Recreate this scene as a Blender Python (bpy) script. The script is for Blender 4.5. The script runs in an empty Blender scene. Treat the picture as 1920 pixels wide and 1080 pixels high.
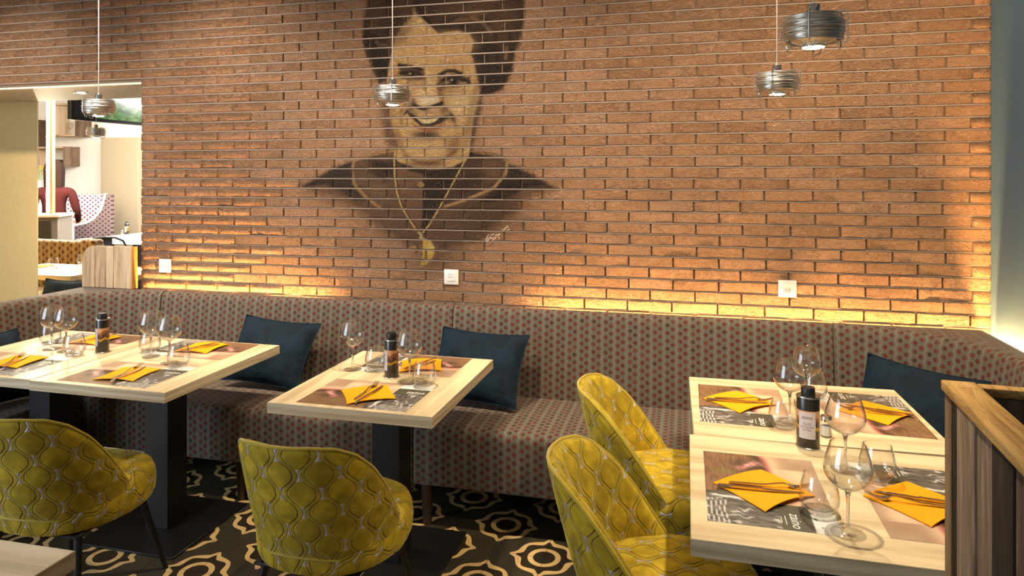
import bpy, bmesh, math, random
import numpy as np
from mathutils import Vector, Matrix
random.seed(7)
rng = np.random.default_rng(11)
S = bpy.context.scene
C = S.collection
PI = math.pi

# ------------------------------------------------------------------ camera, world, lights, exposure
FPX, TH, V0, H = 1285.0, math.radians(14.3), 332.0, 1.6       # focal length in px, yaw, horizon row, eye height
cd = bpy.data.cameras.new('camera')
cam = bpy.data.objects.new('camera', cd)
C.objects.link(cam)
cam.location = (0, 0, H)
cam.rotation_euler = (PI / 2, 0, TH)
cd.sensor_width = 36.0
cd.lens = FPX / 1920 * 36.0
cd.shift_y = -(540 - V0) / 1920.0
cd.clip_start = 0.05
S.camera = cam
sn, cs = math.sin(TH), math.cos(TH)

def ray(u, v):
    X = (u - 960) / FPX
    return Vector((X * cs - sn, X * sn + cs, -(v - V0) / FPX))
def at(u, v, z):                      # the point on the level z seen at a place in the photograph
    r = ray(u, v); t = (z - H) / r.z
    return Vector((r.x * t, r.y * t, z))
def aty(u, v, y):                     # the same on the plane y
    r = ray(u, v); t = y / r.y
    return Vector((r.x * t, y, r.z * t + H))
def atd(u, v, d):                     # the same at a distance d along the view axis
    r = ray(u, v)
    return Vector((r.x * d, r.y * d, r.z * d + H))
def proj(x, y, z):
    X = x * cs + y * sn; Zc = -x * sn + y * cs
    return 960 + FPX * X / Zc, V0 - FPX * (z - H) / Zc

w = bpy.data.worlds.new('world'); S.world = w
w.use_nodes = True
w.node_tree.nodes['Background'].inputs[0].default_value = (1.0, 0.93, 0.84, 1)
w.node_tree.nodes['Background'].inputs[1].default_value = 0.25

def area(name, loc, target, sx, sy, power, color):
    l = bpy.data.lights.new(name, 'AREA'); l.shape = 'RECTANGLE'
    l.size, l.size_y, l.energy, l.color = sx, sy, power, color
    o = bpy.data.objects.new(name, l); C.objects.link(o)
    o.location = loc
    o.rotation_euler = (Vector(target) - Vector(loc)).to_track_quat('-Z', 'Y').to_euler()
    return o
def spot(name, loc, target, power, angle, color, radius=0.04, blend=0.5, parent=None):
    l = bpy.data.lights.new(name, 'SPOT')
    l.energy, l.spot_size, l.spot_blend, l.color, l.shadow_soft_size = power, angle, blend, color, radius
    o = bpy.data.objects.new(name, l); C.objects.link(o)
    o.location = loc
    o.rotation_euler = (Vector(target) - Vector(loc)).to_track_quat('-Z', 'Y').to_euler()
    if parent: o.parent = parent
    return o

area('window_daylight', (-4.6, -0.6, 1.7), (-0.6, 2.4, 0.7), 2.4, 2.2, 84, (0.70, 0.84, 1.0))
area('far_room_fill', (-6.4, 7.4, 2.84), (-7.0, 8.0, 0), 2.6, 2.6, 430, (1.0, 0.96, 0.94))  # fill under the ceiling, added to brighten the room behind
for i, (sx_, sy_) in enumerate(((-4.3, 2.45), (-2.7, 2.45), (-1.2, 2.45), (0.1, 2.45), (1.0, 2.5))):
    spot('wall_fill_spot', (sx_, sy_, 2.93), (sx_ - 0.0, 3.6, 1.35), (118, 122, 116, 96, 92)[i], math.radians(100), ((1.0, .86, .70), (1.0, .86, .70), (1.0, .84, .66), (1.0, .79, .55), (1.0, .75, .48))[i], 0.05, 0.9)  # unseen spots without bodies, added to light the brick wall

S.view_settings.view_transform = 'Standard'
S.view_settings.look = 'None'
S.view_settings.gamma = 1
S.view_settings.exposure = 0.55
S.view_settings.use_curve_mapping = False
S.cycles.max_bounces = 8
S.cycles.transparent_max_bounces = 24
S.cycles.caustics_refractive = False
S.cycles.caustics_reflective = False
S.cycles.sample_clamp_indirect = 4.0

# ------------------------------------------------------------------ node helper and materials
def lin(c):
    return tuple(((x / 255) / 12.92 if x / 255 <= 0.04045 else ((x / 255 + 0.055) / 1.055) ** 2.4) for x in c)
def rgba(c): return (*lin(c), 1.0)

class NT:
    def __init__(s, name):
        s.m = bpy.data.materials.new(name); s.m.use_nodes = True
        s.t = s.m.node_tree; s.t.nodes.clear()
        s.out = s.t.nodes.new('ShaderNodeOutputMaterial')
    def n(s, typ, **kw):
        nd = s.t.nodes.new(typ)
        for k, v in kw.items(): setattr(nd, k, v)
        return nd
    def put(s, sock, val):
        if isinstance(val, bpy.types.NodeSocket): s.t.links.new(val, sock)
        elif val is not None:
            if isinstance(val, (tuple, list)) and len(val) == 3 and len(sock.default_value) == 4: val = (*val, 1)
            sock.default_value = val
    def M(s, op, a, b=None, c=None, clamp=False):
        nd = s.n('ShaderNodeMath', operation=op); nd.use_clamp = clamp
        s.put(nd.inputs[0], a)
        if b is not None: s.put(nd.inputs[1], b)
        if c is not None: s.put(nd.inputs[2], c)
        return nd.outputs[0]
    def mix(s, f, a, b, typ='MIX'):
        nd = s.n('ShaderNodeMix', data_type='RGBA', blend_type=typ)
        s.put(nd.inputs[0], f); s.put(nd.inputs[6], a); s.put(nd.inputs[7], b)
        return nd.outputs[2]
    def noise(s, vec, scale, detail=4, rough=0.55, dist=0.0):
        nd = s.n('ShaderNodeTexNoise')
        s.put(nd.inputs['Vector'], vec)
        nd.inputs['Scale'].default_value = scale; nd.inputs['Detail'].default_value = detail
        nd.inputs['Roughness'].default_value = rough; nd.inputs['Distortion'].default_value = dist
        return nd.outputs[0]
    def mapping(s, vec, scale=(1, 1, 1), loc=(0, 0, 0)):
        nd = s.n('ShaderNodeMapping'); s.put(nd.inputs[0], vec)
        nd.inputs['Scale'].default_value = scale
        s.put(nd.inputs['Location'], loc)
        return nd.outputs[0]
    def ramp(s, f, stops, interp='LINEAR'):
        nd = s.n('ShaderNodeValToRGB'); r = nd.color_ramp; r.interpolation = interp
        while len(r.elements) < len(stops): r.elements.new(0.5)
        for e, (p, c) in zip(r.elements, stops): e.position = p; e.color = (*c, 1) if len(c) == 3 else c
        s.put(nd.inputs[0], f)
        return nd.outputs[0]
    def coord(s, which='Object'): return s.n('ShaderNodeTexCoord').outputs[which]
    def pos(s): return s.n('ShaderNodeNewGeometry').outputs['Position']
    def rand(s): return s.n('ShaderNodeObjectInfo').outputs['Random']
    def sep(s, v):
        nd = s.n('ShaderNodeSeparateXYZ'); s.put(nd.inputs[0], v); return nd.outputs
    def bump(s, h, strength=0.5, dist=0.01):
        nd = s.n('ShaderNodeBump'); s.put(nd.inputs['Height'], h)
        nd.inputs['Strength'].default_value = strength; nd.inputs['Distance'].default_value = dist
        return nd.outputs[0]
    def bsdf(s, color, rough=0.5, metal=0.0, normal=None, spec=0.5, sheen=0.0, emis=None, estr=0.0, coat=0.0, sheen_tint=None):
        b = s.n('ShaderNodeBsdfPrincipled')
        s.put(b.inputs['Base Color'], color); s.put(b.inputs['Roughness'], rough); s.put(b.inputs['Metallic'], metal)
        s.put(b.inputs['Specular IOR Level'], spec)
        if normal is not None: s.put(b.inputs['Normal'], normal)
        if sheen: b.inputs['Sheen Weight'].default_value = sheen; b.inputs['Sheen Roughness'].default_value = 0.4
        if sheen_tint: b.inputs['Sheen Tint'].default_value = (*sheen_tint, 1)
        if coat: b.inputs['Coat Weight'].default_value = coat; b.inputs['Coat Roughness'].default_value = 0.25
        if emis is not None:
            s.put(b.inputs['Emission Color'], emis); s.put(b.inputs['Emission Strength'], estr)
        s.t.links.new(b.outputs[0], s.out.inputs[0])
        return s.m

def plain(name, c, rough=0.5, metal=0.0, **kw):
    n = NT(name)
    f = n.noise(n.coord(), 35, 3)
    col = n.mix(f, tuple(x * 0.9 for x in lin(c)), tuple(min(1, x * 1.08) for x in lin(c)))
    return n.bsdf(col, rough, metal, **kw)
def emit(name, c, strength):
    n = NT(name); e = n.n('ShaderNodeEmission')
    e.inputs[0].default_value = (*c, 1); e.inputs[1].default_value = strength
    n.t.links.new(e.outputs[0], n.out.inputs[0]); return n.m
def attrcol(n, name='col'):
    a = n.n('ShaderNodeAttribute', attribute_name=name); return a.outputs['Color']

def brick_mat(painted):
    n = NT('brick_painted' if painted else 'brick')
    p = n.pos()
    rnd = n.n('ShaderNodeAttribute', attribute_name='rnd').outputs['Fac'] if painted else n.rand()
    wr = n.noise(n.mapping(p, (1.0, 1.0, 1.9)), 21, 7, 0.62, 1.5)
    ridge = n.M('ABSOLUTE', n.M('SUBTRACT', wr, 0.5))
    fine = n.noise(p, 130, 5, 0.65, 0.5)
    big = n.noise(p, 5, 4)
    base = n.ramp(n.M('ADD', n.M('MULTIPLY', big, 0.5), n.M('MULTIPLY', rnd, 0.5)),
                  [(0.15, lin((168, 128, 96))), (0.45, lin((188, 144, 108))), (0.75, lin((196, 154, 122))), (0.95, lin((172, 138, 112)))])
    base = n.mix(n.M('MULTIPLY', n.ramp(fine, [(0.30, (1, 1, 1)), (0.44, (0, 0, 0))]), 0.45), base, lin((104, 64, 42)))
    base = n.mix(n.M('MULTIPLY', n.ramp(n.noise(p, 3.1, 5), [(0.56, (0, 0, 0)), (0.78, (1, 1, 1))]), 0.30), base, lin((196, 160, 136)))
    base = n.mix(n.M('MULTIPLY', n.ramp(n.noise(n.mapping(p, (1, 1, 1.6), (3.1, 0, 7.7)), 38, 5, 0.6, 1.0), [(0.38, (1, 1, 1)), (0.50, (0, 0, 0))]), 0.35), base, lin((128, 88, 62)))
    base = n.mix(n.M('MULTIPLY', n.ramp(n.noise(n.mapping(p, (1, 1, 1.6), (9.1, 0, 1.7)), 34, 5, 0.6, 1.0), [(0.52, (0, 0, 0)), (0.66, (1, 1, 1))]), 0.35), base, lin((216, 178, 144)))
    if painted:
        pa = n.n('ShaderNodeAttribute', attribute_name='paint')
        al = n.n('ShaderNodeAttribute', attribute_name='paint_a').outputs['Fac']
        wear = n.ramp(fine, [(0.34, (0.72, 0.72, 0.72)), (0.46, (1, 1, 1))])
        base = n.mix(n.M('MULTIPLY', al, wear), base, pa.outputs['Color'])
    h = n.M('ADD', n.M('MULTIPLY', n.M('POWER', ridge, 0.6), 0.8), n.M('MULTIPLY', fine, 0.35))
    return n.bsdf(base, 0.82, normal=n.bump(h, 1.0, 0.075), spec=0.25)

def hex_fabric(name, tone=1.0, sx=0.061, bright=(130, 121, 105)):
    n = NT(name)
    uv = n.sep(n.coord('UV'))
    a, b = sx, sx / 1.60
    def cell(ox, oy):
        fx = n.M('DIVIDE', n.M('ADD', uv[0], ox), a); fy = n.M('DIVIDE', n.M('ADD', uv[1], oy), b)
        ix, iy = n.M('FLOOR', fx), n.M('FLOOR', fy)
        x = n.M('MULTIPLY', n.M('ABSOLUTE', n.M('SUBTRACT', n.M('SUBTRACT', fx, ix), 0.5)), 1.732)
        y = n.M('ABSOLUTE', n.M('SUBTRACT', n.M('SUBTRACT', fy, iy), 0.5))
        d = n.M('MAXIMUM', y, n.M('ADD', n.M('MULTIPLY', x, 0.866), n.M('MULTIPLY', y, 0.5)))
        idn = n.n('ShaderNodeCombineXYZ'); n.put(idn.inputs[0], ix); n.put(idn.inputs[1], iy); idn.inputs[2].default_value = ox
        return n.M('MULTIPLY', d, 2.0), idn.outputs[0]
    d1, i1 = cell(100 * a, 100 * b); d2, i2 = cell(100.6 * a, 100.5 * b)
    d = n.M('MINIMUM', d1, d2)
    sel = n.M('LESS_THAN', d2, d1)
    idm = n.n('ShaderNodeMix', data_type='VECTOR'); n.put(idm.inputs[0], sel); n.put(idm.inputs[4], i1); n.put(idm.inputs[5], i2)
    wn = n.n('ShaderNodeTexWhiteNoise', noise_dimensions='3D'); n.put(wn.inputs[0], idm.outputs[1])
    red = n.ramp(wn.outputs[0], [(0.0, lin((94, 10, 10))), (0.45, lin((110, 15, 12))), (0.7, lin((126, 42, 14))), (0.95, lin((64, 26, 18)))])
    cr = lin(bright); gr = tuple(x * .74 for x in cr); dk = lin((34, 28, 23)); kh = lin((60, 38, 24) if bright[0] < 180 else (190, 172, 170))
    ring = n.ramp(d, [(0.0, kh), (0.50, kh), (0.535, cr), (0.62, cr), (0.645, dk), (0.72, dk), (0.745, cr), (0.80, gr), (0.93, gr), (0.945, dk), (0.975, dk), (0.99, cr)], 'LINEAR')
    col = n.mix(n.ramp(d, [(0.32, (1, 1, 1)), (0.48, (0, 0, 0))]), ring, red)
    wv = n.noise(n.mapping(n.coord('UV'), (1, 1, 1)), 900, 2)
    col = n.mix(n.M('MULTIPLY', wv, 0.25), col, tuple(x * 0.7 for x in cr))
    if tone != 1.0: col = n.mix(1.0, col, (tone, tone, tone), 'MULTIPLY')
    return n.bsdf(col, 0.75, normal=n.bump(wv, 0.25, 0.001), spec=0.25, sheen=0.15)

def velvet_ogee():
    n = NT('velvet_ogee')
    uv = n.sep(n.coord('UV'))
    W, P, A = 0.120, 0.128, 0.0200
    wob = n.M('MULTIPLY', n.M('SUBTRACT', n.noise(n.coord('UV'), 6, 2), 0.5), 0.025)
    x = n.M('ADD', uv[0], wob)
    c = n.M('COSINE', n.M('MULTIPLY', uv[1], 2 * PI / P))
    ac = n.M('MULTIPLY', n.M('MULTIPLY', c, n.M('SUBTRACT', 1.12, n.M('MULTIPLY', n.M('MULTIPLY', c, c), 0.12))), A)
    de = n.M('ABSOLUTE', n.M('SUBTRACT', n.M('MULTIPLY', n.M('FRACT', n.M('DIVIDE', n.M('ADD', n.M('SUBTRACT', x, ac), 100 * W + W / 2), W)), W), W / 2))
    do = n.M('ABSOLUTE', n.M('SUBTRACT', n.M('MULTIPLY', n.M('FRACT', n.M('DIVIDE', n.M('ADD', n.M('ADD', x, ac), 100 * W), W)), W), W / 2))
    d = n.M('MINIMUM', de, do); dm = n.M('MAXIMUM', de, do)
    half = 0.0074
    pile = n.noise(n.coord('UV'), 22, 3, 0.5, 0.2)
    olive = n.ramp(pile, [(0.3, lin((152, 126, 20))), (0.5, lin((182, 152, 28))), (0.7, lin((204, 172, 44)))])
    band = n.ramp(pile, [(0.3, lin((152, 126, 26))), (0.7, lin((196, 166, 50)))])
    isband = n.ramp(n.M('DIVIDE', d, 0.03), [(half / 0.03 - 0.02, (1, 1, 1)), (half / 0.03 + 0.02, (0, 0, 0))])
    col = n.mix(isband, olive, band)
    nap = n.noise(n.coord('Object'), 7, 3, 0.5, 0.8)
    col = n.mix(n.M('MULTIPLY', n.ramp(nap, [(0.42, (1, 1, 1)), (0.62, (0, 0, 0))]), 0.38), col, lin((84, 68, 10)))
    edge = n.ramp(n.M('DIVIDE', d, 0.03), [(0.225, (0, 0, 0)), (0.25, (1, 1, 1)), (0.285, (1, 1, 1)), (0.32, (0, 0, 0))])
    col = n.mix(edge, col, lin((60, 50, 12)))
    inter = n.M('MULTIPLY', n.M('LESS_THAN', n.M('ADD', de, do), 0.0365), n.M('GREATER_THAN', d, half * 0.95))
    col = n.mix(inter, col, lin((176, 164, 152)))
    hgt = n.M('ADD', n.ramp(n.M('DIVIDE', d, 0.03), [(0.0, (0.8, 0.8, 0.8)), (0.20, (0.75, 0.75, 0.75)), (0.27, (0, 0, 0)), (0.42, (0.9, 0.9, 0.9)), (1.0, (1, 1, 1))]), n.M('MULTIPLY', inter, -0.5))
    rough = n.mix(inter, (0.85, 0.85, 0.85), (0.35, 0.35, 0.35))
    return n.bsdf(col, rough, normal=n.bump(hgt, 0.7, 0.006), spec=0.3, sheen=0.5, sheen_tint=lin((230, 220, 120)))

def oak(name, c1, c2, scale=(2.2, 28, 28), rough=0.42, blotch=None, use='Object'):
    n = NT(name)
    off = n.M('MULTIPLY', n.rand(), 37.0)
    cb = n.n('ShaderNodeCombineXYZ'); n.put(cb.inputs[0], off); n.put(cb.inputs[1], off); n.put(cb.inputs[2], off)
    v = n.mapping(n.coord(use), scale, cb.outputs[0])
    g = n.noise(v, 1.0, 7, 0.6, 0.8)
    wv = n.n('ShaderNodeTexWave', wave_type='RINGS', rings_direction='X'); n.put(wv.inputs[0], n.mapping(n.coord(use), (scale[0] * .6, scale[1] * .32, scale[2] * .32), cb.outputs[0]))
    wv.inputs['Scale'].default_value = 0.6; wv.inputs['Distortion'].default_value = 9; wv.inputs['Detail'].default_value = 3
    f = n.M('ADD', n.M('MULTIPLY', g, 0.75), n.M('MULTIPLY', wv.outputs[1], 0.25))
    col = n.ramp(f, [(0.30, lin(c1)), (0.62, lin(c2))])
    if blotch: col = n.mix(n.M('MULTIPLY', n.ramp(n.noise(n.mapping(n.coord(use), (1, 1, 1), cb.outputs[0]), 6, 5), [(0.5, (0, 0, 0)), (0.7, (1, 1, 1))]), 0.7), col, lin(blotch))
    return n.bsdf(col, rough, normal=n.bump(f, 0.25, 0.002), spec=0.35)

def weathered(name, cols, scale):
    n = NT(name)
    off = n.M('MULTIPLY', n.rand(), 51.0)
    cb = n.n('ShaderNodeCombineXYZ'); n.put(cb.inputs[0], off); n.put(cb.inputs[1], off); n.put(cb.inputs[2], off)
    v = n.mapping(n.coord(), scale, cb.outputs[0])
    g = n.noise(v, 1.0, 9, 0.68, 1.2)
    big = n.noise(n.mapping(n.coord(), tuple(s_ * 0.22 for s_ in scale), cb.outputs[0]), 1.0, 3)
    f = n.M('ADD', n.M('MULTIPLY', g, 0.65), n.M('ADD', n.M('MULTIPLY', big, 0.35), n.M('MULTIPLY', n.M('SUBTRACT', n.rand(), 0.5), 0.16)))
    st = [(0.28 + 0.42 * i / (len(cols) - 1), lin(c)) for i, c in enumerate(cols)]
    col = n.ramp(f, st)
    kn = n.n('ShaderNodeTexVoronoi'); n.put(kn.inputs[0], n.mapping(n.coord(), (3.1, 3.1, 2.0), cb.outputs[0])); kn.inputs['Scale'].default_value = 1.0
    col = n.mix(n.M('MULTIPLY', n.ramp(kn.outputs[0], [(0.05, (1, 1, 1)), (0.13, (0, 0, 0))]), 0.75), col, lin((40, 28, 20)))
    return n.bsdf(col, 0.8, normal=n.bump(g, 0.9, 0.012), spec=0.25)

def tile_mat():
    n = NT('cement_tile')
    uv = n.sep(n.coord('UV'))          # metres from the centre of a motif, folded in the mesh
    x, y = n.M('ABSOLUTE', uv[0]), n.M('ABSOLUTE', uv[1])
    r = n.M('SQRT', n.M('ADD', n.M('MULTIPLY', x, x), n.M('MULTIPLY', y, y)))
    ph = n.M('ARCTAN2', y, x)
    c2 = n.M('ABSOLUTE', n.M('COSINE', n.M('MULTIPLY', ph, 2.0)))
    dg = n.M('POWER', n.M('ABSOLUTE', n.M('SINE', n.M('MULTIPLY', ph, 2.0))), 6.0)
    R = n.M('ADD', n.M('ADD', 0.1095, n.M('MULTIPLY', n.M('POWER', c2, 30.0), 0.027)), n.M('MULTIPLY', dg, 0.0115))
    wid = n.M('SUBTRACT', 0.0135, n.M('MULTIPLY', dg, 0.0045))
    band = n.M('LESS_THAN', n.M('ABSOLUTE', n.M('SUBTRACT', r, R)), wid)
    ring = n.M('LESS_THAN', n.M('ABSOLUTE', n.M('SUBTRACT', r, 0.0585)), 0.0115)
    f = n.M('MAXIMUM', band, ring)
    nz = n.noise(n.pos(), 24, 5)
    dark = n.mix(nz, lin((52, 46, 36)), lin((72, 65, 50)))
    inner = n.mix(n.M('LESS_THAN', r, n.M('SUBTRACT', R, 0.0)), dark, n.mix(nz, lin((44, 36, 26)), lin((58, 48, 34))))
    lightc = n.mix(nz, lin((216, 176, 112)), lin((232, 198, 138)))
    return n.bsdf(n.mix(f, inner, lightc), 0.42, spec=0.4, normal=n.bump(nz, 0.08, 0.001))

def glass_mat(name, tint=(0.985, 0.985, 0.975), ior=1.5, gain=1.6):
    n = NT(name)
    ge = n.n('ShaderNodeNewGeometry'); dt = n.n('ShaderNodeVectorMath', operation='DOT_PRODUCT')
    n.t.links.new(ge.outputs['Normal'], dt.inputs[0]); n.t.links.new(ge.outputs['Incoming'], dt.inputs[1])
    f0 = ((ior - 1) / (ior + 1)) ** 2
    sch = n.M('ADD', f0, n.M('MULTIPLY', n.M('POWER', n.M('SUBTRACT', 1.0, n.M('ABSOLUTE', dt.outputs['Value']), clamp=True), 4.0), 1 - f0))
    t = n.n('ShaderNodeBsdfTransparent'); t.inputs[0].default_value = (*tint, 1)
    g = n.n('ShaderNodeBsdfGlossy'); g.inputs['Roughness'].default_value = 0.015
    mx = n.n('ShaderNodeMixShader'); n.put(mx.inputs[0], n.M('MULTIPLY', sch, gain, clamp=True))
    n.t.links.new(t.outputs[0], mx.inputs[1]); n.t.links.new(g.outputs[0], mx.inputs[2])
    n.t.links.new(mx.outputs[0], n.out.inputs[0]); return n.m
def solid_glass(name):
    n = NT(name); b = n.n('ShaderNodeBsdfPrincipled')
    b.inputs['Base Color'].default_value = (1, 1, 1, 1); b.inputs['Roughness'].default_value = 0.0
    b.inputs['Transmission Weight'].default_value = 1.0; b.inputs['IOR'].default_value = 1.45
    n.t.links.new(b.outputs[0], n.out.inputs[0]); return n.m

def vcol(name, rough=0.5, spec=0.4, coat=0.0):
    n = NT(name); return n.bsdf(attrcol(n), rough, spec=spec, coat=coat)

MT = {}
MT['brick'] = brick_mat(False); MT['brickp'] = brick_mat(True)
MT['mortar'] = plain('mortar', (138, 121, 107), 0.9)
MT['fabric'] = hex_fabric('hexagon_fabric', 0.70)
MT['fabric_far'] = hex_fabric('hexagon_fabric_pale', 1.0, 0.11, (226, 214, 212))
MT['fabric_tan'] = hex_fabric('hexagon_fabric_tan', 1.0, 0.12, (176, 150, 100))
MT['velvet'] = velvet_ogee()
MT['oak'] = oak('light_oak', (188, 164, 126), (220, 198, 160), (26, 2.2, 26))
MT['oak_edge'] = oak('light_oak_edge', (176, 156, 124), (206, 188, 156), (3, 3, 60))  # greyer than the top: cool light on the edges put into the colour
MT['oak_x'] = oak('light_oak_across', (188, 164, 126), (220, 198, 160), (2.2, 26, 26))
MT['plank'] = weathered('weathered_plank', [(38, 28, 22), (84, 66, 52), (122, 101, 82), (152, 132, 112)], (40, 40, 2.4))
MT['plank_dark'] = weathered('dark_plank', [(18, 13, 10), (40, 29, 21), (70, 54, 40)], (40, 40, 2.4))
MT['plank_brown'] = weathered('brown_plank', [(44, 31, 20), (100, 76, 50), (140, 112, 78)], (40, 40, 2.4))
MT['plank_h'] = weathered('weathered_board', [(70, 46, 22), (140, 102, 52), (178, 138, 78), (196, 160, 104)], (34, 3.4, 34))
MT['plank_pale'] = weathered('pale_plank', [(118, 92, 68), (182, 154, 122), (206, 182, 152), (218, 200, 176)], (26, 26, 1.8))
MT['edge_lit'] = weathered('lit_plank_edge', [(150, 100, 50), (196, 144, 80), (214, 170, 104)], (26, 26, 2.4))  # orange glow of the hidden strip painted into the panel's end
MT['tile'] = tile_mat()
MT['grout'] = plain('grout', (66, 58, 46), 0.85)
MT['blue'] = plain('slate_blue_paint', (60, 88, 108), 0.7)
MT['white'] = plain('white_paint', (238, 236, 232), 0.7)
MT['cream'] = plain('cream_paint', (228, 198, 136), 0.6)
MT['ceil'] = plain('ceiling_paint', (226, 218, 204), 0.8)
MT['black'] = plain('black_metal', (14, 12, 12), 0.38, spec=0.5)
MT['black_matte'] = plain('black_lacquer', (18, 14, 12), 0.5)
MT['darkwood'] = oak('dark_leg_wood', (40, 28, 20), (74, 54, 40), (30, 30, 3))
MT['steel'] = plain('steel', (206, 204, 200), 0.2, 1.0)
MT['wire'] = plain('wire', (236, 232, 224), 0.36, 1.0)
MT['wire_light'] = plain('cage_wire', (228, 226, 222), 0.22, 1.0)
MT['cutlery'] = plain('cutlery_steel', (200, 190, 176), 0.16, 1.0)
MT['chrome'] = plain('chrome', (224, 222, 218), 0.12, 1.0)
MT['glass'] = glass_mat('thin_glass'); MT['glassbase'] = solid_glass('stem_glass')
MT['napkin'] = plain('yellow_paper', (240, 156, 16), 0.8, spec=0.2)
MT['mat'] = vcol('printed_paper', 0.5, 0.3)
MT['tinprint'] = vcol('printed_tin', 0.3, 0.5, 0.3)
MT['tin'] = plain('black_tin', (30, 26, 20), 0.28, coat=0.3)
MT['label'] = plain('paper_label', (206, 198, 200), 0.55)
MT['ink'] = plain('dark_ink', (40, 36, 38), 0.6)
MT['inkw'] = plain('white_ink', (236, 232, 222), 0.6)
MT['cap'] = plain('black_plastic', (22, 20, 18), 0.4)
MT['salt'] = plain('white_salt', (236, 234, 228), 0.9)
MT['plastic'] = plain('white_plastic', (214, 212, 208), 0.35)
MT['plastic_in'] = plain('grey_plastic', (196, 190, 180), 0.4)
MT['hole'] = plain('socket_hole', (24, 22, 22), 0.6)
n = NT('teal_velvet'); nz = n.noise(n.coord(), 12, 4, 0.6, 0.4)
MT['teal'] = n.bsdf(n.ramp(nz, [(0.3, lin((4, 15, 25))), (0.7, lin((13, 35, 50)))]), 0.8, sheen=0.06, spec=0.2, normal=n.bump(nz, 0.35, 0.03), sheen_tint=lin((120, 150, 170)))
MT['led'] = emit('led_warm', (1.0, 0.55, 0.19), 560.0)
MT['led_w'] = emit('led_warm_white', (1.0, 0.86, 0.62), 300.0)
MT['bulb'] = emit('bulb_glow', (1.0, 0.90, 0.70), 30.0)
MT['screen'] = None
MT['cord'] = plain('pale_cord', (206, 196, 186), 0.5)
MT['shirt'] = plain('burgundy_cloth', (44, 15, 16), 0.95, spec=0.1)
MT['trouser'] = plain('dark_cloth', (30, 26, 28), 0.9)
MT['skin'] = plain('skin', (196, 146, 116), 0.55)
MT['hair'] = plain('dark_hair', (26, 15, 11), 0.9, spec=0.1)
MT['wine'] = plain('dark_glass', (26, 20, 18), 0.15)
MT['flower'] = plain('yellow_flower', (226, 200, 40), 0.7)

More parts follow.
